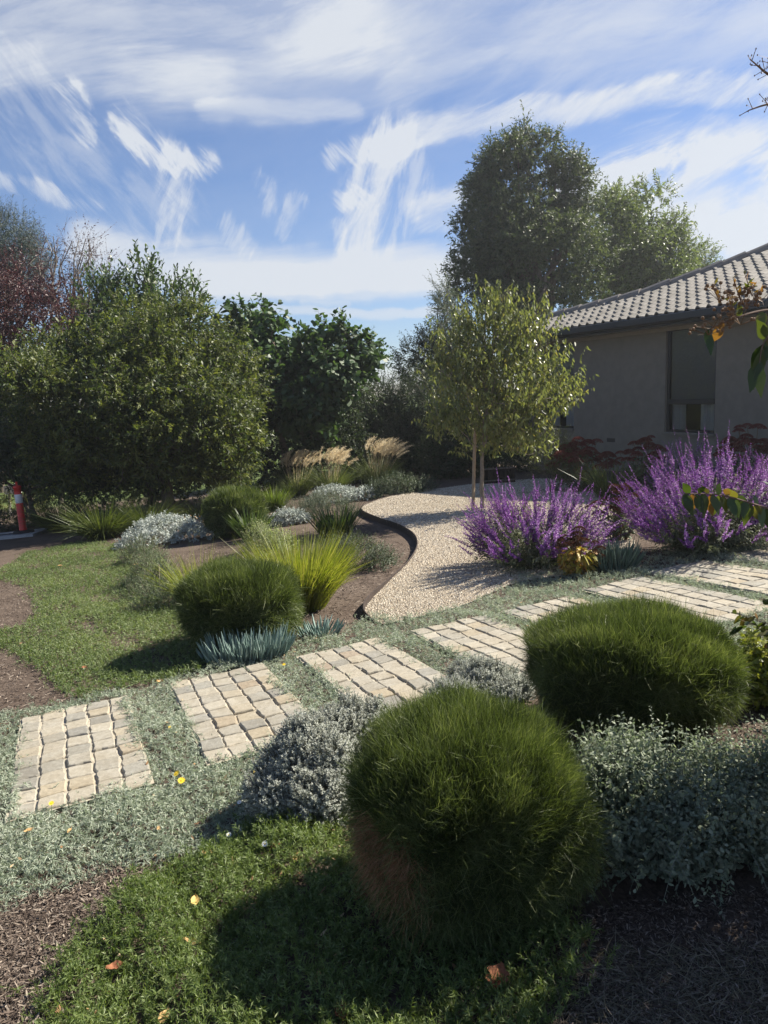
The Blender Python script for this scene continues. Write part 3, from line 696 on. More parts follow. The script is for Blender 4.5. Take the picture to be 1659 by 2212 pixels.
def hedge(name, lobes, mat, label, cat='hedge', **kw):
    c = np.mean([l[0] for l in lobes], 0); base = np.array([c[0], c[1], float(H(c[0], c[1]))])
    return tree(name, base, lobes, mat, label, cat, .07, limbs=8, stems=2, **kw)
hedge('dark_hedge', [lob(620, 930, 120, 130, 22.2, 1.2), lob(740, 930, 95, 125, 22, 1.2), lob(540, 980, 90, 95, 21.8, 1), lob(680, 980, 130, 80, 21.6, 1), lob(420, 1010, 110, 75, 21.6, .8), lob(290, 1020, 110, 65, 21, .8)], L_dark,
      'tall dark hedge under the fig tree', n=4200, k=13, tl=.34, ll=.085, lw=.04, seed=9, inner=1500, sub=(70, .45))
hedge('grey_hedge', [lob(830, 925, 62, 105, 23, .9), lob(888, 930, 62, 110, 22.6, .9), lob(945, 935, 60, 105, 22, .9), lob(880, 985, 95, 60, 22, .7), lob(960, 1000, 50, 45, 20.3, .5)], leaf('grey_hedge_leaf', [(.024, .040, .022), (.044, .064, .036), (.07, .095, .056)], .3, .55, .35),
      'grey green hedge left of the young pear tree', n=3200, k=14, tl=.38, ll=.085, lw=.038, seed=10, up=.9, inner=2000, lump=.12)
hedge('shaded_hedge', [lob(1000, 940, 80, 100, 20, .8), lob(1090, 945, 75, 95, 20, .7), lob(1040, 995, 90, 48, 19.6, .5)], L_dark, 'dark shaded hedge behind the young pear tree', n=1900, k=12, tl=.4, ll=.08, lw=.04, seed=12, inner=900)
hedge('broad_shrub', [lob(40, 950, 130, 120, 19.5, 1.3), lob(-90, 930, 120, 150, 20, 1.3), lob(120, 1010, 110, 70, 19, 1), lob(200, 1030, 110, 60, 18.8, .9)], L_dark, 'broad dark shrub at the left edge behind the red bollard', 'shrub', n=3600, k=13, tl=.4, ll=.09, lw=.04, seed=13, inner=1400, sub=(50, .6))
tree('dark_tree', gb(920, 1030, 26), [lob(915, 790, 52, 58, 26), lob(965, 760, 50, 80, 26), lob(1000, 830, 70, 90, 26)], L_dark, 'dark tree between the hedge and the young pear tree', 'tree', .12, limbs=12, n=1700, k=11, tl=.45, ll=.11, lw=.045, seed=14, inner=500)
tree('silver_tree', gb(975, 1030, 25), [lob(962, 660, 22, 62, 25), lob(985, 720, 38, 65, 24.8)], L_silv, 'slender silvery tree left of the tall dark tree', 'tree', .06, limbs=14, n=330, k=14, tl=.5, ll=.12, lw=.028, ang=40, up=.9, seed=15, shell=(.2, 1.05), hide=.2)
tree('tall_tree', gb(1150, 1010, 30), [lob(1130, 420, 105, 110, 30, 1.8), lob(1115, 520, 118, 95, 29.8, 2), lob(1133, 358, 50, 52, 30), lob(1240, 430, 30, 45, 30.3), lob(1062, 480, 70, 65, 30), lob(1180, 560, 150, 110, 30, 2), lob(1030, 610, 60, 60, 30), lob(1110, 650, 120, 62, 30, 1.6), lob(1195, 385, 28, 38, 30.2), lob(1065, 390, 45, 55, 30)],
     L_tall, 'tallest dark grey green tree with a pointed top behind the pear tree', 'tree', .28, limbs=36, stems=3, n=7600, k=13, tl=.42, ll=.15, lw=.065, seed=16, inner=1100, sub=(130, .50), extra=[lob(u, v, a_, b_, 30) for u, v, a_, b_ in ((1134, 275, 9, 26), (1128, 300, 18, 22), (1052, 338, 13, 17), (1066, 322, 10, 14), (1212, 345, 11, 24), (1258, 372, 13, 22), (1284, 402, 13, 12), (1276, 425, 18, 12), (995, 487, 18, 12), (1010, 470, 16, 12), (1020, 395, 13, 15), (1172, 312, 11, 16), (1095, 312, 12, 16), (985, 600, 18, 14), (1245, 400, 16, 22))])
tree('leafy_tree', gb(1340, 1010, 33), [lob(1350, 475, 72, 75, 33, 1.8), lob(1392, 535, 72, 78, 33, 1.8), lob(1300, 560, 85, 100, 32.8, 1.8), lob(1400, 600, 85, 60, 32.8, 1.5), lob(1440, 510, 30, 40, 33)],
     L_lite, 'lighter green rounded tree between the tall tree and the roof', 'tree', .24, limbs=20, n=4400, k=12, tl=.5, ll=.15, lw=.068, seed=17, inner=900, sub=(70, .58))
tree('distant_tree', gb(1505, 1000, 36), [lob(1505, 575, 34, 45, 36), lob(1480, 610, 40, 45, 36)], L_lite, 'small pale tree peeping over the tiled roof', 'tree', .12, limbs=8, n=700, k=12, tl=.5, ll=.13, lw=.055, seed=18, inner=150)
tree('street_tree', (-17.5, 22, -1.2), [(np.array([-17.5, 22, 3.6]), np.array([3.2, 3.6, 3.4])), (np.array([-16, 25, 3.0]), np.array([2.6, 2.6, 3.0])), (np.array([-18.5, 18.5, 2.6]), np.array([2.6, 2.6, 3.0]))], L_lite, 'broad street tree past the left edge, mirrored in the window', 'tree', .2, limbs=12, n=2200, k=11, tl=.6, ll=.16, lw=.07, seed=25, inner=500)
# far trees of the street, seen under the left shrub
for i, (u, v, ru, rv, y) in enumerate([(-20, 1000, 60, 60, 46), (-70, 960, 70, 90, 50)]):
    tree('street_tree', gb(u, v, y), [lob(u, v, ru, rv, y), lob(u + 20, v - 20, ru * .7, rv * .7, y)], L_lite, ['distant street tree beyond the far lawn, nearer one', 'distant street tree beyond the far lawn, farther one'][i], 'tree', .15, limbs=6, n=500, k=10, tl=.8, ll=.2, lw=.08, seed=20 + i)

# ---- young pear tree with its stake
pb = G(1041, 1100)
L_pear = leaf('pear_leaf', [(.095, .12, .042), (.15, .18, .065), (.21, .24, .095), (.34, .31, .10)], .42, .38, .5, (1.12, 1.12, .55))
py = float(pb[1])
pear = thing('pear_tree', pb, 'young staked pear tree with curled yellow green leaves on the gravel', 'tree')
pl = [lob(1080, 800, 120, 140, py, .9), lob(1072, 700, 62, 80, py, .5), lob(1076, 648, 18, 40, py, .2), lob(1142, 722, 55, 75, py, .5), lob(985, 800, 68, 105, py, .6), lob(1180, 830, 65, 90, py, .6), lob(1085, 875, 150, 105, py, .95), lob(1228, 850, 30, 38, py, .25), lob(958, 905, 48, 55, py, .4), lob(1060, 950, 75, 55, py, .5), lob(1145, 955, 55, 45, py, .45), lob(1020, 710, 35, 60, py, .35)]
g, gs = Geo(), Geo()
p, nn = lobe_pts(pl, 1650, (.15, 1.02), .14, 6, .25, 31)
d = nn * .35 + rdir(len(p)) * .3; d[:, 2] += .9
b_ = np.zeros((len(p), 3)); b_ += nn * .25; b_[:, 2] -= .25
t_ = lin(len(p), .2, .42)
k = 9; tt = np.clip((np.arange(k) + rng.random((len(p), k))) / k, 0, 1)
pos = (p[:, None] + nrm(d)[:, None] * (t_[:, None] * tt)[..., None] + b_[:, None] * (t_[:, None] * tt * tt)[..., None]).reshape(-1, 3)
m = len(pos); ld = rdir(m) * .6; ld[:, 2] -= .75
bd = rdir(m) * .45; bd[:, 2] -= .2
blades(g, pos, ld, lin(m, .05, .08), lin(m, .024, .038), (.12, .75, 1, .7, .08), bd, np.clip(np.repeat(.35 + .25 * rng.random(len(p)), k) + .2 * rng.normal(size=m) + .3 * (rng.random(m) > .985), 0, 1))
blades(gs, p, d, t_, .008, (1, .8, .3), b_)
fork = pb + (0.02, 0, 1.0)
tube(gs, limb(pb - (0, 0, .05), fork, 6, 0, .008), np.linspace(.038, .03, 6), 10)
top = P(1076, 650, py); tube(gs, limb(fork, top, 8, 0, .012), np.linspace(.03, .006, 8), 8)
for i in range(26):
    c, r = pl[i % len(pl)]; s0 = fork + (top - fork) * rng.uniform(0, .55); tube(gs, limb(s0, c + rdir(1)[0] * r * .7, 6, -.05, .03), np.linspace(.014, .004, 6), 5)
gs.build('trunk', pale_bark, pear); g.build('crown', L_pear, pear)
sb = G(1021, 1106); st = P(1026, 930, float(sb[1]) + .02)
g = Geo(); tube(g, np.linspace(sb - (0, 0, .1), st, 5), [.028] * 5, 4); 
tag(g.build('timber_stake', plain('raw_pine', (.33, .25, .17), .85, .2, .15, 18), org=sb), 'pale square timber stake beside the pear trunk', 'stake')

# low brush fence and edging stones behind the pear
fb = G(1046, 1047); fe = G(1112, 1043)
g = Geo(); n = 130; t = np.linspace(0, 1, n)[:, None] + rng.normal(size=(n, 1)) * .002
q = fb + (fe - fb) * t; q[:, 2] += -.05; q[:, :2] += rng.normal(size=(n, 2)) * .012
d = np.tile([0, 0, 1.0], (n, 1)) + rng.normal(size=(n, 3)) * .02
for qq, dd_, l_ in zip(q, d, lin(n, .36, .42)): tube(g, [qq, qq + dd_ * l_], [.011, .009], 5, rng.random(), False)
bf = g.build('brush_fence', leaf('brush_twig', [(.025, .018, .014), (.06, .045, .035)], 0, .9, .1))
tag(bf, 'low dark brush fence between the hedge and the house', 'fence')
g = Geo(); 
for a_, b2 in ((0.0, 1.0),):
    tube(g, [fb + (0, -.03, .34), fe + (0, -.03, .34)], [.018, .018], 6); tube(g, [fb + (0, -.03, .08), fe + (0, -.03, .08)], [.018, .018], 6)
g.build('fence_rail', bark_m, bf)

# ================================================================== CLIPPED BALLS
L_ball = leaf('ball_needle', [(.034, .05, .015), (.07, .098, .028), (.12, .158, .052), (.21, .24, .10)], .38, .5, .3, (1.08, 1.12, .55))
L_dead = leaf('dead_needle', [(.22, .11, .055), (.34, .19, .10), (.46, .29, .17)], .3, .8, .2, (1, .9, .7))
def ball(u0, u1, vt, y, n, label, l=.10, w=.0022, flat=.95, seed=1, dead=False, sq=2.8):
    k = 1 / PX(y); r = (u1 - u0) / 2 * k - l * .35; c = P((u0 + u1) / 2, vt + (u1 - u0) * .38, y); z0 = float(H(c[0], y))
    top = P((u0 + u1) / 2, vt, y + r * .25)[2] - l * .6
    hh = (top - z0) / 2; ctr = np.array([c[0], y, z0 + hh]); R = np.array([r, r * flat, hh])
    t = thing('ball_shrub', (c[0], y, z0), label, 'shrub', None); g = Geo()
    def surf(d):                                # rounded, slightly boxy mound
        s_ = (np.abs(d) ** sq).sum(1) ** (-1 / sq); rad = s_ * (1 + lump_of(d, .045, 4, seed) + lump_of(d, .028, 11, seed + 7))
        return ctr + d * R * rad[:, None]
    # the dense inner body, toned darkest to deepen the shade between the needles
    nu, nv = 40, 24; th = np.linspace(0, 2 * math.pi, nu, endpoint=False); ph = np.linspace(-1.35, 1.57, nv)
    dd = np.array([[math.cos(p_) * math.cos(t_), math.cos(p_) * math.sin(t_), math.sin(p_)] for p_ in ph for t_ in th])
    v = ctr + (surf(dd) - ctr) * .8; i = np.arange(nu); g.add(v, np.concatenate([np.stack([j * nu + i, j * nu + (i + 1) % nu, (j + 1) * nu + (i + 1) % nu, (j + 1) * nu + i], 1) for j in range(nv - 1)]), 0.05)
    d = rdir(n); d = d[(d[:, 2] > -.93) & (rng.random(n) < np.clip(.45 + .9 * (d[:, 2] + .35), .38, 1))]; p = ctr + (surf(d) - ctr) * (1 - .2 * rng.random(len(d)) ** 1.3)[:, None]; nn = nrm(d / R)
    dr = nn * .6 + rdir(len(d)) * (.5 + .5 * (d[:, 2] < .25))[:, None]; up = np.clip(nn[:, 2] + .35, -.25, 1); dr[:, 2] += .6 * up
    clump = lump_of(d, .22, 9, seed + 3)
    a = np.clip(.1 + clump + .8 * rng.random(len(d)) ** 1.8, 0, 1)
    ln = l * rng.uniform(.6, 1.25, len(d)) * (1 + (rng.random(len(d)) > .97) * .9)
    bd = rdir(len(d)) * .25; bd[:, 2] -= np.where(nn[:, 2] < -.1, .3, .0)
    isd = np.zeros(len(d), bool)
    if dead:
        dv = nrm(np.array([[-.78, -.58, -.22]])); isd = ((nn @ dv[0]) + .05 * rng.normal(size=len(d)) + lump_of(d, .04, 9, 5)) > .925
        gd = Geo(); blades(gd, p[isd], dr[isd] * (1, 1, .3) - np.array([0, 0, .5]), ln[isd] * 1.25, w, (1, .8, .2), bd[isd]); gd.build('dead_foliage', L_dead, t)['label'] = 'patch of brown dead needles low on the left side'
    q = ~isd; blades(g, p[q], dr[q], ln[q], w, (1, .85, .25), bd[q], a[q])
    m = n // 22; d = rdir(m); d = d[d[:, 2] > -.7]; m = len(d); nn = nrm(d / R); p = ctr + (surf(d) - ctr) * rng.uniform(.95, 1.02, m)[:, None]
    blades(g, p, rdir(m) + nn * .45 + (0, 0, .25), l * lin(m, .7, 1.7), w * 1.15, (1, .9, .4), rdir(m) * .3, np.clip(lin(m, .5, 1.1), 0, 1))
    g.build('foliage', L_ball, t); return t
ball(742, 1272, 1520, 2.36, 150000, 'big clipped green ball shrub with a brown patch in the foreground', .047, .0014, 1, 41, True)
ball(1146, 1578, 1308, 3.62, 130000, 'wide clipped green ball shrub right of the sett path', .052, .0018, .95, 42)
ball(396, 650, 1212, 5.85, 80000, 'clipped green ball shrub beside the lime grass at the lawn edge', .062, .0027, 1, 43)
ball(440, 574, 1052, 12.7, 30000, 'small clipped green ball shrub in front of the round tree', .08, .005, 1, 44)

# ================================================================== GRASSES AND STRAPPY CLUMPS
def clump(name, base, n, l, w, mat, label, cat='grass', spread=.12, lean=.6, arch=.5, group=None, up=1.0, prof=(.7, 1, .75, .08), dead=None):
    base = np.asarray(base, float); g = Geo()
    an = lin(n, 0, 6.28); rr = spread * np.sqrt(rng.random(n)); o = np.column_stack([np.cos(an), np.sin(an), 0 * an])
    p = base + o * rr[:, None]; p[:, 2] = H(p[:, 0], p[:, 1])
    d = o * (lean * rng.random(n) ** .7)[:, None] + rdir(n) * .15; d[:, 2] = up
    ln = l * rng.uniform(.55, 1.12, n); bd = o * (arch * .55 * rng.random(n))[:, None]; bd[:, 2] = -arch * rng.random(n)
    blades(g, p, d, ln, w, prof, bd)
    return tag(g.build(name, mat, org=base), label, cat, group)
L_lime = leaf('lime_grass', [(.12, .16, .02), (.19, .235, .035), (.27, .30, .06), (.32, .31, .12)], .5, .45, .4, (1.1, 1.1, .4))
L_lom = leaf('dark_grass', [(.045, .07, .018), (.08, .11, .028), (.13, .155, .05)], .4, .42, .45, (1.1, 1.1, .5))
L_flax = leaf('flax', [(.035, .06, .018), (.06, .095, .028), (.10, .14, .05)], .35, .4, .45)
L_fount = leaf('fountain_grass', [(.07, .10, .03), (.11, .145, .05), (.17, .19, .09)], .4, .5, .35)
b_ = G(672, 1335); clump('lime_grass', b_ + (-.12, .38, 0), 3600, .76, .0055, L_lime, 'bright lime green grass clump behind the lawn ball shrub', lean=.55, arch=.42, spread=.22)
clump('lime_grass', G(415, 1315) + (0, .3, 0), 520, .62, .006, L_lime, 'thin yellow green grass tuft left of the lawn ball shrub', lean=.8, arch=.35, spread=.16)
for i, (u, v, l_, n_, lab) in enumerate([(128, 1152, .95, 900, 'drooping dark green grass clump nearest the red bollard'), (212, 1168, .95, 1300, 'dense dark green grass clump, middle of three under the tree'), (312, 1152, .8, 700, 'dark green grass clump beside the round tree trunk'), (428, 1122, .55, 350, 'small shaded grass clump between trunk and small ball shrub')]):
    clump('dark_grass', G(u, v) + (0, .25, 0), n_, l_, .012, L_lom, lab, lean=.95, arch=.7, group='dark grass clumps under the round tree', spread=.22)
clump('lime_grass', G(592, 1105) + (0, .2, 0), 500, .62, .011, leaf('lime_grass_far', [(.07, .11, .02), (.12, .17, .03), (.17, .21, .05)], .45, .5, .35), 'small bright grass clump right of the small ball shrub', lean=.6, arch=.4, spread=.15)
clump('strappy_plant', G(543, 1168) + (0, .1, 0), 150, .62, .024, L_flax, 'upright strappy green plant in front of the small ball shrub', 'plant', lean=.75, arch=.2, spread=.14)
clump('strappy_plant', G(728, 1163) + (0, .1, 0), 210, .56, .022, L_flax, 'dark strappy plant beside the curve of the steel edging', 'plant', lean=.65, arch=.2, spread=.2)
clump('dark_grass', gb(1320, 1090, 12.4), 500, .7, .010, L_lom, 'dark grass clump between the two purple salvias near the house', lean=.8, arch=.5, spread=.2)
L_plume = leaf('plume', [(.50, .41, .28), (.64, .55, .41), (.78, .70, .56)], .5, .7, .2, (1.05, 1, .8))
def fountain(u, v, sc, npl, label, tilt=.25):
    base = G(u, v) + (0, .3, 0); t = thing('fountain_grass', base, label, 'grass', 'fountain grasses beside the gravel court'); g, gp = Geo(), Geo()
    n = 900; an = lin(n, 0, 6.28); o = np.column_stack([np.cos(an), np.sin(an), 0 * an]); p = base + o * (.2 * sc * np.sqrt(rng.random(n)))[:, None]; p[:, 2] = H(p[:, 0], p[:, 1])
    d = o * (.8 * rng.random(n))[:, None]; d[:, 2] = 1; bd = o * .3; bd[:, 2] = -.55 * rng.random(n)
    blades(g, p, d, sc * lin(n, .5, .95), .009, (.8, 1, .6, .1), bd); g.build('foliage', L_fount, t)
    n = npl; an = lin(n, 0, 6.28); o = np.column_stack([np.cos(an), np.sin(an), 0 * an]); d = o * (.45 * rng.random(n))[:, None] + (tilt, 0, 1); d = nrm(d)
    p = base + o * .1; l_ = sc * lin(n, .8, 1.05); blades(gp, p, d, l_, .005)
    tip = p + d * (l_ * .9)[:, None]
    sprigs(gp, tip, d + (.25, 0, 0), sc * .34, 60, .085 * sc ** .5, .008, 40, np.tile([.2, 0, -.25], (n, 1)), (.5, 1, .2), .006, 0, .05)
    gp.build('plume', L_plume, t)
fountain(815, 1052, 1.08, 80, 'fountain grass with the largest tan plumes at the back of the bed', .2)
fountain(716, 1068, .98, 60, 'fountain grass with tan plumes, middle of three', .1)
fountain(640, 1074, 1.0, 60, 'fountain grass with pale plumes behind the small ball shrub', .05)

# ================================================================== SMALL SHRUBS AND CUSHIONS
def bush(name, lobes, mat, label, cat='shrub', group=None, stemmat=None, **kw):
    c = lobes[0][0]; base = np.array([c[0], c[1], float(H(c[0], c[1]))]); t = thing(name, base, label, cat, group); g, gs = Geo(), Geo()
    crown(g, gs, lobes, **kw)
    for i in range(10):
        cc, r = lobes[i % len(lobes)]; tube(gs, limb(base + rdir(1)[0] * (.04, .04, 0), cc + rdir(1)[0] * r * .6, 5, 0, .06), np.linspace(.008, .003, 5), 5)
    gs.build('stem', stemmat or bark_m, t); g.build('foliage', mat, t); return t
def mound(u, v, ru, rv, dy=None):             # a lobe whose middle sits over ground point (u, v)
    b = G(u, v); k = 1 / PX(b[1]); return (np.array([b[0], b[1], b[2]]), np.array([ru * k, dy or ru * k * .8, rv * k]))
L_wht = leaf('white_cushion', [(.30, .34, .30), (.42, .46, .42), (.52, .55, .51)], .15, .7, .2, (1, 1, .9))
L_sage = leaf('grey_sage', [(.07, .095, .055), (.115, .145, .09), (.17, .20, .135)], .25, .6, .25, (1, 1.1, .7))
L_rose = leaf('grey_rosemary', [(.05, .075, .04), (.085, .115, .065), (.13, .16, .10)], .25, .55, .3, (1, 1.1, .7))
kw = dict(n=900, k=9, tl=.09, ll=.05, lw=.024, ang=55, up=.5, stem=.004, shell=(.8, 1.05), lump=.15, droop=.1)
wc = bush('silver_cushion', [mound(365, 1165, 95, 45), mound(320, 1180, 60, 32), mound(425, 1165, 55, 38)], L_wht, 'broad silver white cushion plant under the round tree', 'plant', 'silver cushion plants', **{**kw, 'n': 1500})
g = Geo(); q = G(432, 1150) + rng.normal(size=(60, 3)) * (.18, .15, .03); q[:, 2] += .22; blades(g, q, rdir(60) + (0, 0, 1), .03, .03, (.4, 1, .6)); g.build('blossom', plain('orange_petal', (.42, .20, .05), .7), wc)
bush('silver_cushion', [mound(628, 1132, 46, 24), mound(600, 1136, 28, 18)], L_wht, 'small silver white cushion plant left of the steel edging', 'plant', 'silver cushion plants', **{**kw, 'n': 600})
bush('silver_cushion', [mound(730, 1085, 70, 28), mound(775, 1080, 45, 24)], L_wht, 'silver white cushion plant in front of the plumed grasses', 'plant', 'silver cushion plants', **{**kw, 'n': 800, 'll': .06, 'lw': .03})
kw2 = dict(n=900, k=14, tl=.16, ll=.032, lw=.010, ang=55, up=.6, stem=.004, shell=(.7, 1.05), lump=.18)
bush('grey_shrub', [mound(712, 1118, 72, 46), mound(665, 1112, 52, 36)], L_sage, 'grey green feathery shrub between the silver cushions', **kw2)
bush('grey_shrub', [mound(775, 1225, 80, 48), mound(720, 1215, 50, 40), mound(825, 1230, 35, 30)], L_rose, 'low grey green shrub right of the lime grass on the mulch', **{**kw2, 'n': 1000})
bush('grey_shrub', [mound(860, 1072, 55, 36), mound(905, 1066, 38, 26), mound(815, 1075, 35, 28)], L_rose, 'low grey shrub at the back of the gravel below the large plumes', **{**kw2, 'tl': .2, 'll': .05, 'lw': .016})
bush('grey_shrub', [mound(335, 1262, 60, 50), mound(360, 1310, 55, 45), mound(310, 1215, 45, 40), mound(300, 1290, 35, 25)], leaf('feathery_sage', [(.10, .135, .07), (.16, .195, .115), (.21, .245, .155)], .35, .6, .25, (1, 1.1, .7)), 'pale feathery grey shrub spilling over the lawn left of the ball shrub', **{**kw2, 'n': 1000})
bush('cream_shrub', [mound(570, 1190, 46, 48), mound(600, 1195, 36, 40)], leaf('cream_hebe', [(.16, .22, .06), (.30, .36, .17), (.50, .53, .36)], .4, .5, .3), 'small round shrub with pale cream green tips behind the lime grass', **{**kw2, 'n': 700, 'k': 12, 'll': .03, 'lw': .012})
bush('sunlit_shrub', [lob(30, 1100, 50, 22, 20), lob(75, 1090, 32, 25, 20)], leaf('sunlit_leaf', [(.12, .15, .04), (.22, .24, .09), (.35, .35, .18)], .4, .5, .3), 'small sunlit yellow green shrub behind the red bollard', n=260, k=10, tl=.25, ll=.11, lw=.03, up=.8)
bush('low_hedge', [lob(20, 1130, 60, 20, 18.5, .5), lob(-50, 1130, 60, 22, 18.5, .5)], L_dark, 'low dark hedge behind the drain slab', 'hedge', n=1200, k=9, tl=.14, ll=.04, lw=.02)
bush('shaded_shrub', [lob(1190, 990, 45, 42, 14), lob(1230, 1010, 30, 35, 14)], L_lom, 'dark feathery shrub in the shade of the house left of the sedums', n=500, k=14, tl=.3, ll=.06, lw=.012, up=.8)

# grey santolina mounds
kws = dict(k=30, tl=.055, ll=.0115, lw=.006, ang=58, up=.5, stem=.004, shell=(.8, 1.03), lump=.17, fr=8, hide=.7, droop=0, prof=(.7, 1, .6), wild=.3, out=.8)
L_sant = leaf('santolina', [(.30, .325, .28), (.41, .43, .38), (.52, .535, .48)], .3, .75, .2, (1, 1, .9))
bush('santolina', [lob(655, 1660, 78, 80, 3.1, .13), lob(660, 1600, 42, 40, 3.15, .08), lob(600, 1725, 58, 62, 3.0, .11), lob(690, 1730, 62, 60, 2.95, .11), lob(640, 1790, 55, 38, 2.92, .1), lob(720, 1680, 45, 80, 3.05, .1)], L_sant,
     'silver grey mounded santolina left of the big ball shrub', n=4200, inner=700, **kws)
bush('santolina', [lob(760, 1600, 55, 70, 3.5, .14), lob(720, 1590, 40, 50, 3.45, .1), lob(800, 1570, 40, 45, 3.55, .1)], L_sant, 'grey santolina half hidden behind the big ball shrub', n=2400, **kws)
bush('santolina', [mound(1050, 1500, 75, 55), mound(990, 1525, 70, 45), mound(1095, 1515, 50, 40), mound(1020, 1470, 40, 34)], L_sant, 'low pale grey santolina spilling over the path between the two big ball shrubs', n=3600, inner=400, **kws)

# saltbush on the right
L_salt = leaf('saltbush_leaf', [(.15, .185, .13), (.225, .265, .19), (.32, .355, .265)], .35, .6, .25, (1, 1.1, .75))
ys = 3.0
lbs = [lob(1420, 1815, 150, 115, ys, .22), lob(1590, 1815, 150, 120, ys, .22), lob(1350, 1830, 90, 150, 2.65, .18), lob(1460, 1900, 140, 120, 2.45, .2), lob(1720, 1800, 140, 170, 2.9, .3), lob(1610, 1900, 130, 110, 2.45, .2), lob(1700, 1900, 100, 120, 2.5, .2), lob(1570, 1820, 140, 130, 2.7, .2), lob(1640, 1740, 110, 90, 3.1, .2), lob(1470, 1965, 110, 80, 2.28, .15), lob(1340, 1930, 60, 70, 2.4, .1), lob(1560, 1955, 120, 60, 2.27, .14), lob(1660, 1950, 90, 70, 2.27, .14)]
t = thing('saltbush', gb(1500, 1900, 2.95), 'large grey green saltbush with tall pale shoots at the right', 'shrub'); g, gs = Geo(), Geo()
crown(g, gs, lbs, 5200, 16, .21, .024, .0145, 55, (.45, 1.0), .15, 5, .7, .5, (.25, .9, 1, .15), .1, .003, hide=.3, seed=51)
sh = [(u_, v_, rng.uniform(.14, .24)) for u_, v_ in zip(rng.uniform(1240, 1690, 34), rng.uniform(1580, 1690, 34))] + [(1405, 1510, .3), (1430, 1560, .25), (1475, 1560, .22), (1560, 1570, .25), (1225, 1570, .3), (1330, 1610, .2), (1650, 1560, .3), (1520, 1600, .2), (1390, 1600, .2), (1610, 1620, .2), (1285, 1600, .22), (1445, 1530, .26), (1355, 1560, .22)]
tip = np.array([P(u, v, ys + .02) for u, v, _ in sh]); l_ = np.array([q[2] for q in sh]); dsh = rdir(len(sh)) * .35; dsh[:, 2] = 1; dsh = nrm(dsh); dsh[38] = nrm(np.array([-.7, 0, .6]))
bsh = np.tile([.0, 0, -.06], (len(sh), 1)); sprigs(g, tip - dsh * l_[:, None], dsh, l_, 22, .022, .012, 55, bsh, (.25, .9, 1, .15), .004, 0, .05, np.full(len(sh), .85), gs, taper=.5)
m = 60; q = np.column_stack([lin(m, .62, 1.35), lin(m, 2.2, 2.5), np.zeros(m)]); q[:, 2] = H(q[:, 0], q[:, 1]) + lin(m, .03, .28); d = rdir(m) * .5 + (-.15, -.75, .2)
b2 = np.zeros((m, 3)); b2[:, 2] = -.35; sprigs(g, q, d, lin(m, .14, .30), 20, .022, .013, 55, b2, (.25, .9, 1, .15), .003, 0, .05, None, gs)
for i in range(24):
    c, r = lbs[i % 7]; tube(gs, limb(gb(1480, 1900, 2.95) + rdir(1)[0] * (.25, .12, 0), c + rdir(1)[0] * r * .7, 6, 0, .05), np.linspace(.007, .002, 6), 5)
gs.build('stem', plain('grey_stem', (.16, .17, .13), .9, .2), t); g.build('foliage', L_salt, t)
bush('round_leaf_shrub', [lob(1655, 1435, 42, 52, 3.72, .13), lob(1700, 1450, 60, 65, 3.72, .15), lob(1645, 1480, 34, 42, 3.66, .1)], leaf('round_leaf', [(.13, .17, .025), (.23, .27, .05), (.36, .37, .09)], .4, .4, .45, (1.1, 1.1, .5)),
     'yellow green round leaved shrub cut off by the right edge', n=700, k=9, tl=.07, ll=.028, lw=.024, ang=60, prof=(.3, .9, 1, .7, .15), stem=.004, inner=200)

# ---- blue chalk sticks
L_blue = leaf('blue_stick', [(.13, .20, .175), (.19, .275, .24), (.27, .35, .315)], .08, .5, .35, (1, 1, 1))
def sticks(u, v, n, l, spread, label, mat=L_blue, lean=.65, w=.0135):
    base = G(u, v); g = Geo(); an = lin(n, 0, 6.28); rr = np.sqrt(rng.random(n)); o = np.column_stack([np.cos(an), np.sin(an), 0 * an])
    p = base + o * rr[:, None] * np.array(spread); p[:, 2] = H(p[:, 0], p[:, 1]) + lin(n, -.02, .05)
    d = o * (lean * rr)[:, None] + rdir(n) * .34; d[:, 2] = 1; d = nrm(d); ln = l * lin(n, .55, 1.1); bd = np.column_stack([-.1 * d[:, 0], -.1 * d[:, 1], .1 + 0 * an])
    for i in range(n):
        tt = np.linspace(0, 1, 5)[:, None]; q = p[i] + d[i] * ln[i] * tt + bd[i] * ln[i] * tt * tt
        tube(g, q, np.array([.75, 1, 1, .8, .18]) * w / 2 * rng.uniform(.85, 1.2), 5, rng.random(), False)
    return tag(g.build('chalk_sticks', mat, org=base, smooth=True), label, 'succulent', 'blue chalk stick succulents')
sticks(535, 1425, 380, .185, (.29, .15, 0), 'blue green chalk stick succulent in front of the lawn ball shrub')
sticks(688, 1375, 80, .12, (.15, .1, 0), 'small sparse chalk stick succulent below the lime grass', lean=.9)
sticks(1325, 1232, 300, .24, (.17, .14, 0), 'chalk stick succulent right of the yellowing sedum', leaf('green_stick', [(.07, .115, .085), (.11, .165, .125), (.16, .21, .17)], .08, .5, .35), w=.013)

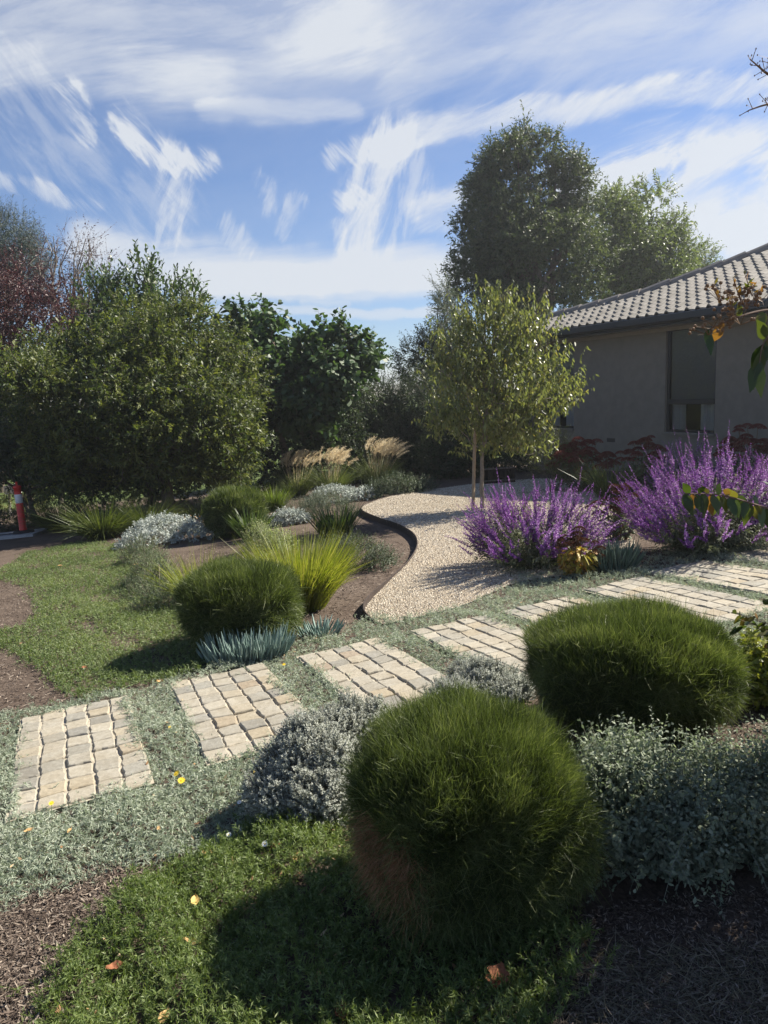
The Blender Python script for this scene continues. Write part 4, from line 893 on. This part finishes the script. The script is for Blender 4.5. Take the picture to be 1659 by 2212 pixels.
# ---- purple salvias
L_salv = leaf('salvia_leaf', [(.075, .095, .045), (.13, .15, .085), (.21, .225, .15)], .3, .55, .3, (1.05, 1.1, .7))
L_purp = leaf('purple_flower', [(.15, .04, .22), (.25, .08, .34), (.37, .17, .45), (.56, .38, .60)], .3, .6, .25, (1.1, .9, 1.15))
def salvia(u, v, y, half, hgt, nst, label, seed, low=.45):
    base = gb(u, v, y); t = thing('salvia_bush', base, label, 'flowering shrub', 'purple salvia bushes'); gf, gp, gs = Geo(), Geo(), Geo()
    n = nst; an = lin(n, 0, 6.28); rr = np.sqrt(rng.random(n)); o = np.column_stack([np.cos(an), np.sin(an) * .75, 0 * an])
    p = base + o * (rr * half * .45)[:, None]; p[:, 2] = H(p[:, 0], p[:, 1])
    th = np.arccos(1 - rng.random(n) * (1 - math.cos(math.radians(74)))); d = np.column_stack([o[:, 0] * np.sin(th), o[:, 1] * np.sin(th), np.cos(th)]); d = nrm(d + rdir(n) * .10)
    sn = np.sqrt(1 - d[:, 2] ** 2); ln = lin(n, .78, 1.06) / np.sqrt((sn / half) ** 2 + (d[:, 2] / hgt) ** 2)
    p = base + o * (half * .22 * np.sqrt(rng.random(n)))[:, None]; p[:, 2] = H(p[:, 0], p[:, 1]); bd = np.zeros((n, 3)); bd[:, 2] = .18 * sn
    sprigs(gf, p, d, ln * .74, 40, .075, .017, 58, bd, (.3, 1, .75, .1), .006, .12, .3, None, gs)
    m = n * 4; j = rng.integers(0, n, m); s0 = rng.uniform(.15, .55, m); q = p[j] + d[j] * (ln[j] * s0)[:, None]
    sprigs(gf, q, d[j] + rdir(m) * .7, lin(m, .15, .32), 14, .055, .013, 58, None, (.3, 1, .75, .1), .004, .1, .3, None, gs)
    # flower spikes at the ends of stems and side shoots
    tip = np.concatenate([p + d * (ln * .70)[:, None] + bd * (ln * .5)[:, None], (p[j] + d[j] * (ln[j] * lin(m, .45, .78))[:, None])]); td = np.concatenate([d + (0, 0, .25), nrm(d[j] + rdir(m) * .42 + (0, 0, .3))])
    sl = np.concatenate([ln * .32, lin(m, .12, .27)]); kk = 64
    td = nrm(td); rngk = np.clip((np.arange(kk) + rng.random((len(tip), kk))) / kk, 0, 1)
    sprigs(gp, tip, td, sl, kk, .023, .0125, 66, rdir(len(tip)) * .22, (.5, 1, .45), .004, 0, .1, np.clip(.38 + .2 * rng.normal(size=len(tip)), 0, 1), gs, taper=.55, ajit=.28)
    gs.build('stem', plain('salvia_stem', (.12, .11, .08), .9, .2), t); gf.build('foliage', L_salv, t); gp.build('blossom', L_purp, t)
salvia(1155, 1222, 7.6, .84, .93, 130, 'purple flowering salvia bush beside the gravel, left of the pair', 61)
salvia(1532, 1205, 7.45, .92, 1.12, 175, 'largest purple flowering salvia bush below the window', 62)
salvia(1480, 1050, 11.3, .55, 1.15, 40, 'shaded purple salvia bush right under the window sill', 63)
salvia(1700, 1100, 9.2, .6, 1.05, 50, 'purple salvia bush at the right edge behind the largest one', 64)

# ---- sedums
L_sed = leaf('sedum_head', [(.05, .022, .014), (.095, .042, .026), (.15, .08, .05)], .15, .8, .2, (1, .8, .7))
L_sedd = leaf('dark_sedum_head', [(.09, .026, .024), (.15, .045, .04), (.21, .08, .065)], .15, .8, .2, (1, .8, .7))
L_yel = leaf('yellow_leaf', [(.16, .20, .03), (.36, .30, .05), (.48, .33, .07), (.40, .20, .05)], .35, .5, .35, (1.05, 1, .6))
def sedum(base, half, hgt, n, label, heads=L_sed, yellow=False):
    t = thing('sedum', base, label, 'plant', 'autumn sedums'); gh, gs, gl = Geo(), Geo(), Geo()
    an = lin(n, 0, 6.28); rr = np.sqrt((np.arange(n) + .5) / n); o = np.column_stack([np.cos(an), np.sin(an) * .8, 0 * an])
    for i in range(n):
        b = base + o[i] * half * .3 * rr[i]; hd = base + o[i] * half * rr[i]; hd[2] = base[2] + hgt * (1 - .45 * rr[i] ** 2) * rng.uniform(.72, 1.05)
        tube(gs, limb(b, hd, 5, 0, .02), np.linspace(.006, .004, 5), 5, .5, False)
        R_ = half * rng.uniform(.15, .25); m = 380; a = lin(m, 0, 6.28); q = np.sqrt(rng.random(m)); nn = np.column_stack([np.cos(a) * q, np.sin(a) * q, .9 * np.sqrt(1 - q * q * .8)])
        blades(gh, hd + nn * (R_, R_, R_ * 1.15) - (0, 0, R_ * .5), nn + rdir(m) * .4, R_ * .17, R_ * .15, (.6, 1, .8, .4), None, np.clip(.2 + .5 * rng.random(m) + .25 * rng.random(), 0, 1))
        m = 16; tt = lin(m, .1, .8); q = b + (hd - b) * tt[:, None]; ld = rdir(m); ld[:, 2] = np.abs(ld[:, 2]) * .4
        blades(gl, q, ld, .06, .03, (.4, 1, 1, .3), np.tile([0, 0, -.5], (m, 1)))
    if yellow:
        m = 46; a = lin(m, 3.3, 6.2); o2 = np.column_stack([np.cos(a), np.sin(a), 0 * a]); q = base + o2 * half * lin(m, .15, .5)[:, None] + np.array([.03, 0, 0]); q[:, 2] = base[2] + lin(m, .04, .26)
        blades(gl, q, o2 * .8 + rdir(m) * .3 + (0, 0, .3), lin(m, .09, .13), lin(m, .03, .045), (.35, .9, 1, .8, .2), np.tile([0, 0, -.8], (m, 1)), np.clip(lin(m, .1, 1), 0, 1))
    gs.build('stem', plain('sedum_stem', (.13, .08, .05), .8), t); gl.build('foliage', L_yel if yellow else L_sage, t); gh.build('flower_head', heads, t)
sedum(G(1250, 1250) + (0, .12, 0), .24, .42, 22, 'brown headed sedum with yellow leaves at its foot beside the path', L_sed, True)
sedum(gb(1258, 1030, 13.6), .55, .95, 42, 'dark red sedum against the house wall behind the left salvia', L_sedd)
sedum(gb(1382, 1030, 12.9), .42, .95, 30, 'dark red sedum under the air vent beside the window', L_sedd)
sedum(gb(1612, 1050, 11.6), .5, 1.0, 32, 'dark red sedum at the right below the wall', L_sedd)
sedum(gb(1335, 1165, 8.5), .32, .62, 30, 'dark brown sedum squeezed between the two big salvias', L_sed)

# ================================================================== BOLLARD, SLAB, LETTERBOX
bb = G(52, 1157); lean = math.radians(-2)
slab = thing('drain_slab', G(20, 1160), 'pale concrete drain slab with a slotted metal grate', 'drain cover'); g = Geo()
c = G(20, 1160); xl, xr = G(-60, 1160)[0], G(74, 1158)[0]
def gbox(g, x0, x1, y0, y1, z0, z1, a=.5): box(g, (x0, y0, z0), (x1, y1, z1), a, lambda v: np.column_stack([v[:, 0], v[:, 1], v[:, 2] + H(v[:, 0], v[:, 1])]))
gbox(g, xl, xr, c[1] - .45, c[1] + .55, -.1, .06); g.build('slab', plain('concrete', (.36, .36, .36), .9, .2, .15, 14, .2), slab)
g = Geo(); 
for i in range(30):
    x = xl + .1 + i * .05
    if x < xr - .2: gbox(g, x, x + .028, c[1] - .15, c[1] + .2, .0605, .064)
g.build('grate', plain('grate_slot', (.03, .03, .032), .8), slab)
bol = thing('bollard', bb + (0, 0, .06), 'red and white plastic traffic bollard on a black base', 'bollard')
red_m = plain('red_plastic', (.62, .028, .018), .42, .5, .06, 9); blk_m = plain('black_rubber', (.02, .02, .02), .75, .4, .2, 20); wht_m = plain('reflective_white', (.72, .72, .73), .35, .5, .06, 14)
def lath(name, prof, mat, n=28):
    g = Geo(); lathe(g, prof, bb + (0, 0, .06), n); return g.build(name, mat, bol, smooth=True)
lath('base', [(0, .0), (.235, .0), (.235, .03), (.2, .055), (.12, .07), (0, .07)], blk_m, 8)
lath('tube', [(.082, .07), (.082, .10), (.077, .11), (.074, .66), (.0735, .661), (.0735, .86), (.0725, .861), (.0725, .985), (.085, .99), (.085, 1.03), (.06, 1.045), (0, 1.05)], red_m)
lath('reflective_band', [(.0755, .665), (.0765, .668), (.0765, .855), (.0755, .858)], wht_m)
g = Geo(); tube(g, [bb + (0, 0, 1.10), bb + (0, 0, 1.16), bb + (0, 0, 1.19)], [.022, .02, .024], 10); g.build('top_knob', red_m, bol)
bol.rotation_euler = (0, math.radians(-2.2), 0)
lb = gb(30, 1082, 22.5); lbx = thing('letterbox', lb, 'white round topped letterbox on two posts behind the bollard', 'letterbox'); wp = plain('white_paint', (.66, .65, .60), .6, .4, .08, 8)
zt_ = P(30, 1046, 22.5)[2]; zb_ = P(30, 1066, 22.5)[2]; wx = .17
g = Geo(); an = np.linspace(0, math.pi, 12); pr = np.array([(-.17, zb_)] + [(-math.cos(t) * .17, zt_ - .07 + math.sin(t) * .07) for t in an] + [(.17, zb_)])
v = np.concatenate([np.column_stack([lb[0] + pr[:, 0], 0 * pr[:, 0] + lb[1] - .2, pr[:, 1]]), np.column_stack([lb[0] + pr[:, 0], 0 * pr[:, 0] + lb[1] + .2, pr[:, 1]])]); m = len(pr); i = np.arange(m)
g.add(v, np.stack([i, (i + 1) % m, (i + 1) % m + m, i + m], 1)); g.add(v[:m], [list(range(m))]); g.add(v[m:], [list(range(m))[::-1]]); g.build('box', wp, lbx)
for sx in (-1, 1):
    g = Geo(); tube(g, [lb + (sx * .16, 0, -.1), np.array([lb[0] + sx * .11, lb[1], zb_ + .02])], [.045, .045], 4); g.build('post', wp, lbx)

# ================================================================== CRAPE MYRTLE reaching in from the right
L_cm = leaf('myrtle_leaf', [(.035, .065, .018), (.06, .095, .025), (.10, .13, .035), (.24, .13, .04)], .42, .35, .5, (1.2, 1.1, .4))
cb = np.array([1.95, 2.15, float(H(1.95, 2.15))]); cm = thing('crape_myrtle', cb, 'crape myrtle whose leafy branches reach in from the right edge', 'tree'); g, gs, gf = Geo(), Geo(), Geo()
def broad(g, q, d, l, w, bd, a): blades(g, q, d, l, w, (.1, .75, 1, .8, .08), bd, a)
def branch(pts, r0, r1, nl, ll, face=(0, -1, 0), t0=.15, hang=.8):
    q = spline(np.array(pts), 5); tube(gs, q, np.linspace(r0, r1, len(q)), 6)
    ix = np.linspace(t0 * len(q), len(q) - 1.01, nl); k = ix.astype(int); p = q[k] + (q[np.minimum(k + 1, len(q) - 1)] - q[k]) * (ix - k)[:, None]
    s = np.where(np.arange(nl) % 3 == 0, 1, -1); d = rdir(nl) * .45; d[:, 2] += np.where(s > 0, .45, -hang); 
    sd_ = np.cross(d, np.tile(face, (nl, 1))) + rdir(nl) * .5
    bd = rdir(nl) * .2; bd[:, 2] -= .15
    blades(g, p, d, ll * np.where(s > 0, .7, 1) * lin(nl, .75, 1.1), ll * .52 * np.where(s > 0, .8, 1), (.1, .75, 1, .85, .45, .04), bd, np.clip(.35 + .25 * rng.normal(size=nl) + .5 * (rng.random(nl) > .93), 0, 1), sd_)
    return q
for e in ((1.5, 2.4, 2.3), (2.3, 2.0, 2.4), (1.9, 1.6, 2.2), (2.0, 2.7, 2.5)): tube(gs, limb(cb, e, 7, 0, .03), np.linspace(.022, .008, 7), 6)
# branch at shoulder height, leaves hanging
branch([P(1950, 1190, 1.9), P(1760, 1128, 1.8), P(1659, 1098, 1.75), P(1560, 1070, 1.72), P(1478, 1066, 1.70)], .004, .0012, 36, .047, t0=.3, hang=1.3)
tube(gs, limb(cb + (-.05, 0, 1.0), P(1950, 1190, 1.9), 6, 0, .02), np.linspace(.008, .004, 6), 6)
# upper branch with seed heads
q = branch([P(1960, 600, 1.9), P(1800, 640, 1.75), P(1700, 665, 1.65), P(1640, 672, 1.62), P(1580, 690, 1.6), P(1530, 712, 1.6)], .005, .001, 6, .045, t0=.3)
branch([P(1740, 640, 1.65), P(1690, 690, 1.62), P(1650, 740, 1.6), P(1640, 790, 1.6)], .003, .001, 12, .062, hang=1.2)
tube(gs, limb(cb + (-.05, 0, 1.9), P(1960, 600, 1.9), 6, 0, .02), np.linspace(.009, .005, 6), 6)
pod_m = plain('seed_pod', (.20, .12, .06), .7)
def seedhead(pt, n, s):
    mat_geo = Geo()
    d = rdir(n) * .7; d[:, 2] += .7; p = np.tile(pt, (n, 1)); blades(mat_geo, p, d, s, .0016, (1, .8, .6)); tip = p + nrm(d) * s * lin(n, .5, 1)[:, None]
    for k in range(n):
        sp = tip[k]; lathe(mat_geo, [(0, -.0035), (.003, -.002), (.004, 0), (.003, .003), (0, .0045)], sp, 7, rng.random())
    mat_geo.build('seed_head', pod_m, cm)
for u, v in ((1555, 640), (1585, 645), (1610, 655), (1575, 680), (1550, 700), (1530, 712), (1600, 690), (1630, 650)): seedhead(P(u, v + 12, 1.6), 10, .045)
sprigs(g, np.array([P(u, v, 1.6) for u, v in ((1560, 660), (1600, 650), (1625, 640), (1590, 690), (1650, 660))]), np.tile([-.3, 0, .8], (5, 1)), .05, 9, .022, .011, 60, a=np.full(5, .95), gs=gs)
# bare flower stalks high up
for pts, n in (([P(1900, 270, 1.9), P(1720, 195, 1.75), P(1659, 160, 1.7), P(1640, 145, 1.7), P(1620, 128, 1.7)], 26), ([P(1900, 190, 1.9), P(1720, 215, 1.75), P(1659, 225, 1.7), P(1618, 238, 1.7)], 16), ([P(1900, 250, 1.9), P(1720, 170, 1.75), P(1675, 140, 1.7), P(1658, 125, 1.7)], 14)):
    qq = spline(np.array(pts), 5); gf = Geo(); tube(gf, qq, np.linspace(.004, .0012, len(qq)), 5)
    k = rng.integers(5, len(qq), n); d = rdir(n) * .6; d[:, 2] += .35; d[:, 0] -= .3; ln = lin(n, .012, .03); blades(gf, qq[k], d, ln, .0018, (1, .8, .6)); tp = qq[k] + nrm(d) * ln[:, None]
    for z in tp: lathe(gf, [(0, -.002), (.0016, 0), (0, .0025)], z, 5, rng.random())
    gf.build('flower_stalk', pod_m, cm)
for s_ in ((-.05, -.1, 2.2), (0.1, .1, 2.3)): tube(gs, limb(cb + (0, 0, 1.8), P(1900, 240, 1.9), 6, 0, .02), np.linspace(.008, .004, 6), 5)
lb_ = [(np.array([2.0, 2.35, 1.5]), np.array([.6, .55, .6])), (np.array([2.3, 2.0, 2.2]), np.array([.6, .6, .5])), (np.array([1.85, 2.5, .85]), np.array([.42, .4, .55])), (np.array([1.65, 1.75, .75]), np.array([.38, .4, .5])), (np.array([1.75, 2.1, .6]), np.array([.36, .4, .5])), (np.array([2.1, 2.7, 1.0]), np.array([.45, .4, .6]))]
p, nn = lobe_pts(lb_, 1900, (.3, 1.0), .15, 5, .2, 71); sprigs(g, p, nn * .5 + rdir(len(p)) * .4 + (0, 0, .4), .2, 10, .06, .032, 60, None, (.1, .75, 1, .85, .08), .003, 0, .25, None, gs)
gs.build('trunk', plain('myrtle_bark', (.15, .10, .075), .8, .3, .2, 25), cm); g.build('foliage', L_cm, cm)

# ================================================================== FALLEN LEAVES AND SMALL FLOWERS
dry = [plain('dry_leaf_tan', (.42, .27, .12), .8, .2, .25, 60, .2), plain('dry_leaf_brown', (.24, .10, .05), .8, .2, .3, 60, .2), plain('dry_leaf_gold', (.52, .36, .12), .7, .2, .25, 60, .2)]
def dryleaf(u, v, l, w, mat, label, lobed=False, h=.045):
    c = G(u, v, h) + (0, 0, 0); g = Geo(); nu = 22; t = np.linspace(0, 1, nu); th = rng.uniform(0, 6.28)
    if lobed: half = w / 2 * (np.sin(np.pi * t) ** .6) * (.62 + .38 * np.abs(np.cos(t * 9)))
    else: half = w / 2 * np.sin(np.pi * np.clip(t, .02, .985)) ** .8 * (1 + .08 * np.sin(t * 23))
    cols = np.array([-1, -.5, 0, .5, 1.0]); X = (t[:, None] - .5) * l + 0 * cols; Y = half[:, None] * cols
    Z = .22 * w * np.abs(cols)[None] ** 1.5 + l * .28 * (t[:, None] - .4) ** 2 + .05 * l * np.sin(t[:, None] * 9 + cols * 2)
    R_ = np.array([[math.cos(th), -math.sin(th)], [math.sin(th), math.cos(th)]]); xy = np.stack([X, Y], -1) @ R_.T
    v = np.stack([xy[..., 0] + c[0], xy[..., 1] + c[1], Z + c[2]], -1).reshape(-1, 3); i = (np.arange(nu - 1)[:, None] * 5 + np.arange(4)).ravel()
    g.add(v, np.stack([i, i + 1, i + 6, i + 5], 1)); tube(g, [v[2], v[2] + (v[2] - v[12]) * .45 + (0, 0, .006)], [.0012, .0009], 5)
    return tag(g.build('fallen_leaf', mat, org=c, smooth=True), label, 'fallen leaf', 'dry leaves fallen on the ground covers')
for a in ((422, 1948, .055, .03, dry[2], 'golden dry leaf lying on the green cover in the foreground'), (413, 2035, .065, .02, dry[0], 'narrow tan leaf below the golden leaf'), (597, 1832, .07, .055, dry[1], 'dark red brown leaf below the santolina', True), (448, 1845, .05, .03, dry[0], 'curled tan leaf at the edge between silver and green cover'),
          (1075, 2118, .085, .07, dry[1], 'big lobed brown leaf in the shade at the bottom of the big ball shrub', True), (62, 1795, .04, .025, dry[0], 'tan leaf in the silver cover near the left edge'), (150, 1795, .045, .014, dry[0], 'slender tan leaf right of the other tan leaf in the silver cover'),
          (343, 1790, .045, .016, dry[0], 'slender tan leaf below the two yellow flowers'), (248, 2090, .05, .035, dry[1], 'orange brown leaf on the lower left green cover'), (355, 2200, .05, .03, dry[0], 'tan leaf at the very bottom of the picture'), (642, 1855, .06, .03, dry[0], 'pale brown leaf beside the dark ball shrub shadow'),
          (345, 1003 + 470, .05, .04, dry[0], 'small pale leaf on the lawn border'), (183, 1443, .05, .04, dry[1], 'small red brown leaf on the lawn'), (690, 2110, .06, .022, dry[0], 'thin tan leaf in the shade of the big ball shrub'), (740, 2190, .055, .04, dry[1], 'brown leaf at the bottom edge in deep shade'),
          (455, 1425, .07, .045, dry[0], 'tan leaf beside the blue chalk sticks'), (785, 1935, .08, .06, dry[1], 'large brown leaf under the dead patch of the big ball shrub', True), (130, 1223, .08, .06, dry[0], 'tan leaf near the far end of the lawn'), (295, 1220, .07, .05, dry[0], 'pale leaf near the feathery shrub on the lawn')):
    dryleaf(*a)
lq = np.concatenate([strew(green_p, 110), strew(silver_p, 150, pad_holes, 1.0, 3.5), strew(lawn_p, 70)]); m = len(lq); lq[:, 2] += lin(m, .03, .05); d = rdir(m); d[:, 2] *= .3; g = Geo()
blades(g, lq, d, lin(m, .012, .035), lin(m, .004, .014), (.3, 1, .7, .1), rdir(m) * .4, None, np.column_stack([-d[:, 1], d[:, 0], .4 * rng.normal(size=m)]))
tag(g.build('leaf_litter', leaf('litter', [(.16, .08, .04), (.34, .21, .10), (.46, .36, .22)], .15, .8, .2)), 'small brown scraps of dead leaf scattered over the low plants', 'leaf litter', kind='stuff')
pet_w = plain('white_petal', (.80, .79, .77), .6, .3); pet_y = plain('yellow_petal', (.75, .52, .03), .6, .3); eye_y = plain('flower_eye', (.60, .40, .03), .8, .2); stem_g = plain('flower_stem', (.09, .13, .04), .8, .2)
def flower(name, u, v, r, h, mat, label, npet=14, group=None):
    c = G(u, v); t = thing(name, c, label, 'flower', group); g = Geo(); tp = c + (rng.normal() * .01, rng.normal() * .01, h); tube(g, limb(c, tp, 4, 0, .03), [.001] * 4, 5); g.build('stem', stem_g, t)
    g = Geo(); a = np.arange(npet) * 6.283 / npet; up_ = nrm(np.array([.3 * rng.normal(), -.5, 1.0])); x = nrm(np.cross(up_, (0, 1, 0))); y_ = np.cross(up_, x); d = np.cos(a)[:, None] * x + np.sin(a)[:, None] * y_ + up_ * .15
    blades(g, np.tile(tp, (npet, 1)), d, r, r * .42, (.4, 1, .9, .2), None, None, np.cross(d, np.tile(up_, (npet, 1)))); g.build('petals', mat, t)
    g = Geo(); lathe(g, [(0, -.001), (r * .28, 0), (r * .22, r * .14), (0, r * .2)], tp, 9); g.build('eye', eye_y, t)
for i, (u, v, lab) in enumerate([(572, 1862, 'largest white daisy beside the red brown leaf'), (513, 1818, 'white daisy left of the santolina, upper left one'), (502, 1826, 'white daisy left of the santolina, lower one'), (530, 1775, 'white daisy on a tall stem at the santolina edge'), (543, 1885, 'small white daisy low in the green cover')]):
    flower('daisy', u, v, [.013, .010, .011, .010, .007][i], [.07, .05, .05, .09, .03][i], pet_w, lab, 15, 'white daisies beside the santolina')
for i, (u, v, lab) in enumerate([(385, 1692, 'yellow daisy by the lower right corner of the nearest pad, upper one'), (392, 1706, 'yellow daisy by the lower right corner of the nearest pad, lower one'), (113, 1762, 'yellow daisy at the lower left corner of the nearest pad'), (541, 1688, 'small yellow daisy between the second pad and santolina'), (365, 1590, 'small yellow daisy in the gap between first and second pad'), (612, 1448, 'tiny yellow daisy in the gap by the third pad')]):
    flower('yellow_daisy', u, v, [.017, .019, .013, .011, .010, .012][i], .045, pet_y, lab, 11, 'yellow daisies in the silver ground cover')

# ================================================================== GLARE: thin haze volume added to lift the darks like lens glare
glare_m = bpy.data.materials.new('glare_volume'); glare_m.use_nodes = True; N = glare_m.node_tree.nodes; N.remove(N['Principled BSDF'])
pv = N.new('ShaderNodeVolumePrincipled'); pv.inputs['Color'].default_value = (.86, .90, .96, 1); pv.inputs['Density'].default_value = .0010; pv.inputs['Anisotropy'].default_value = .55
glare_m.node_tree.links.new(pv.outputs[0], N['Material Output'].inputs['Volume'])
g = Geo(); box(g, (-60, -20, -3), (40, 60, 14)); tag(g.build('glare_haze', glare_m), kind='stuff')
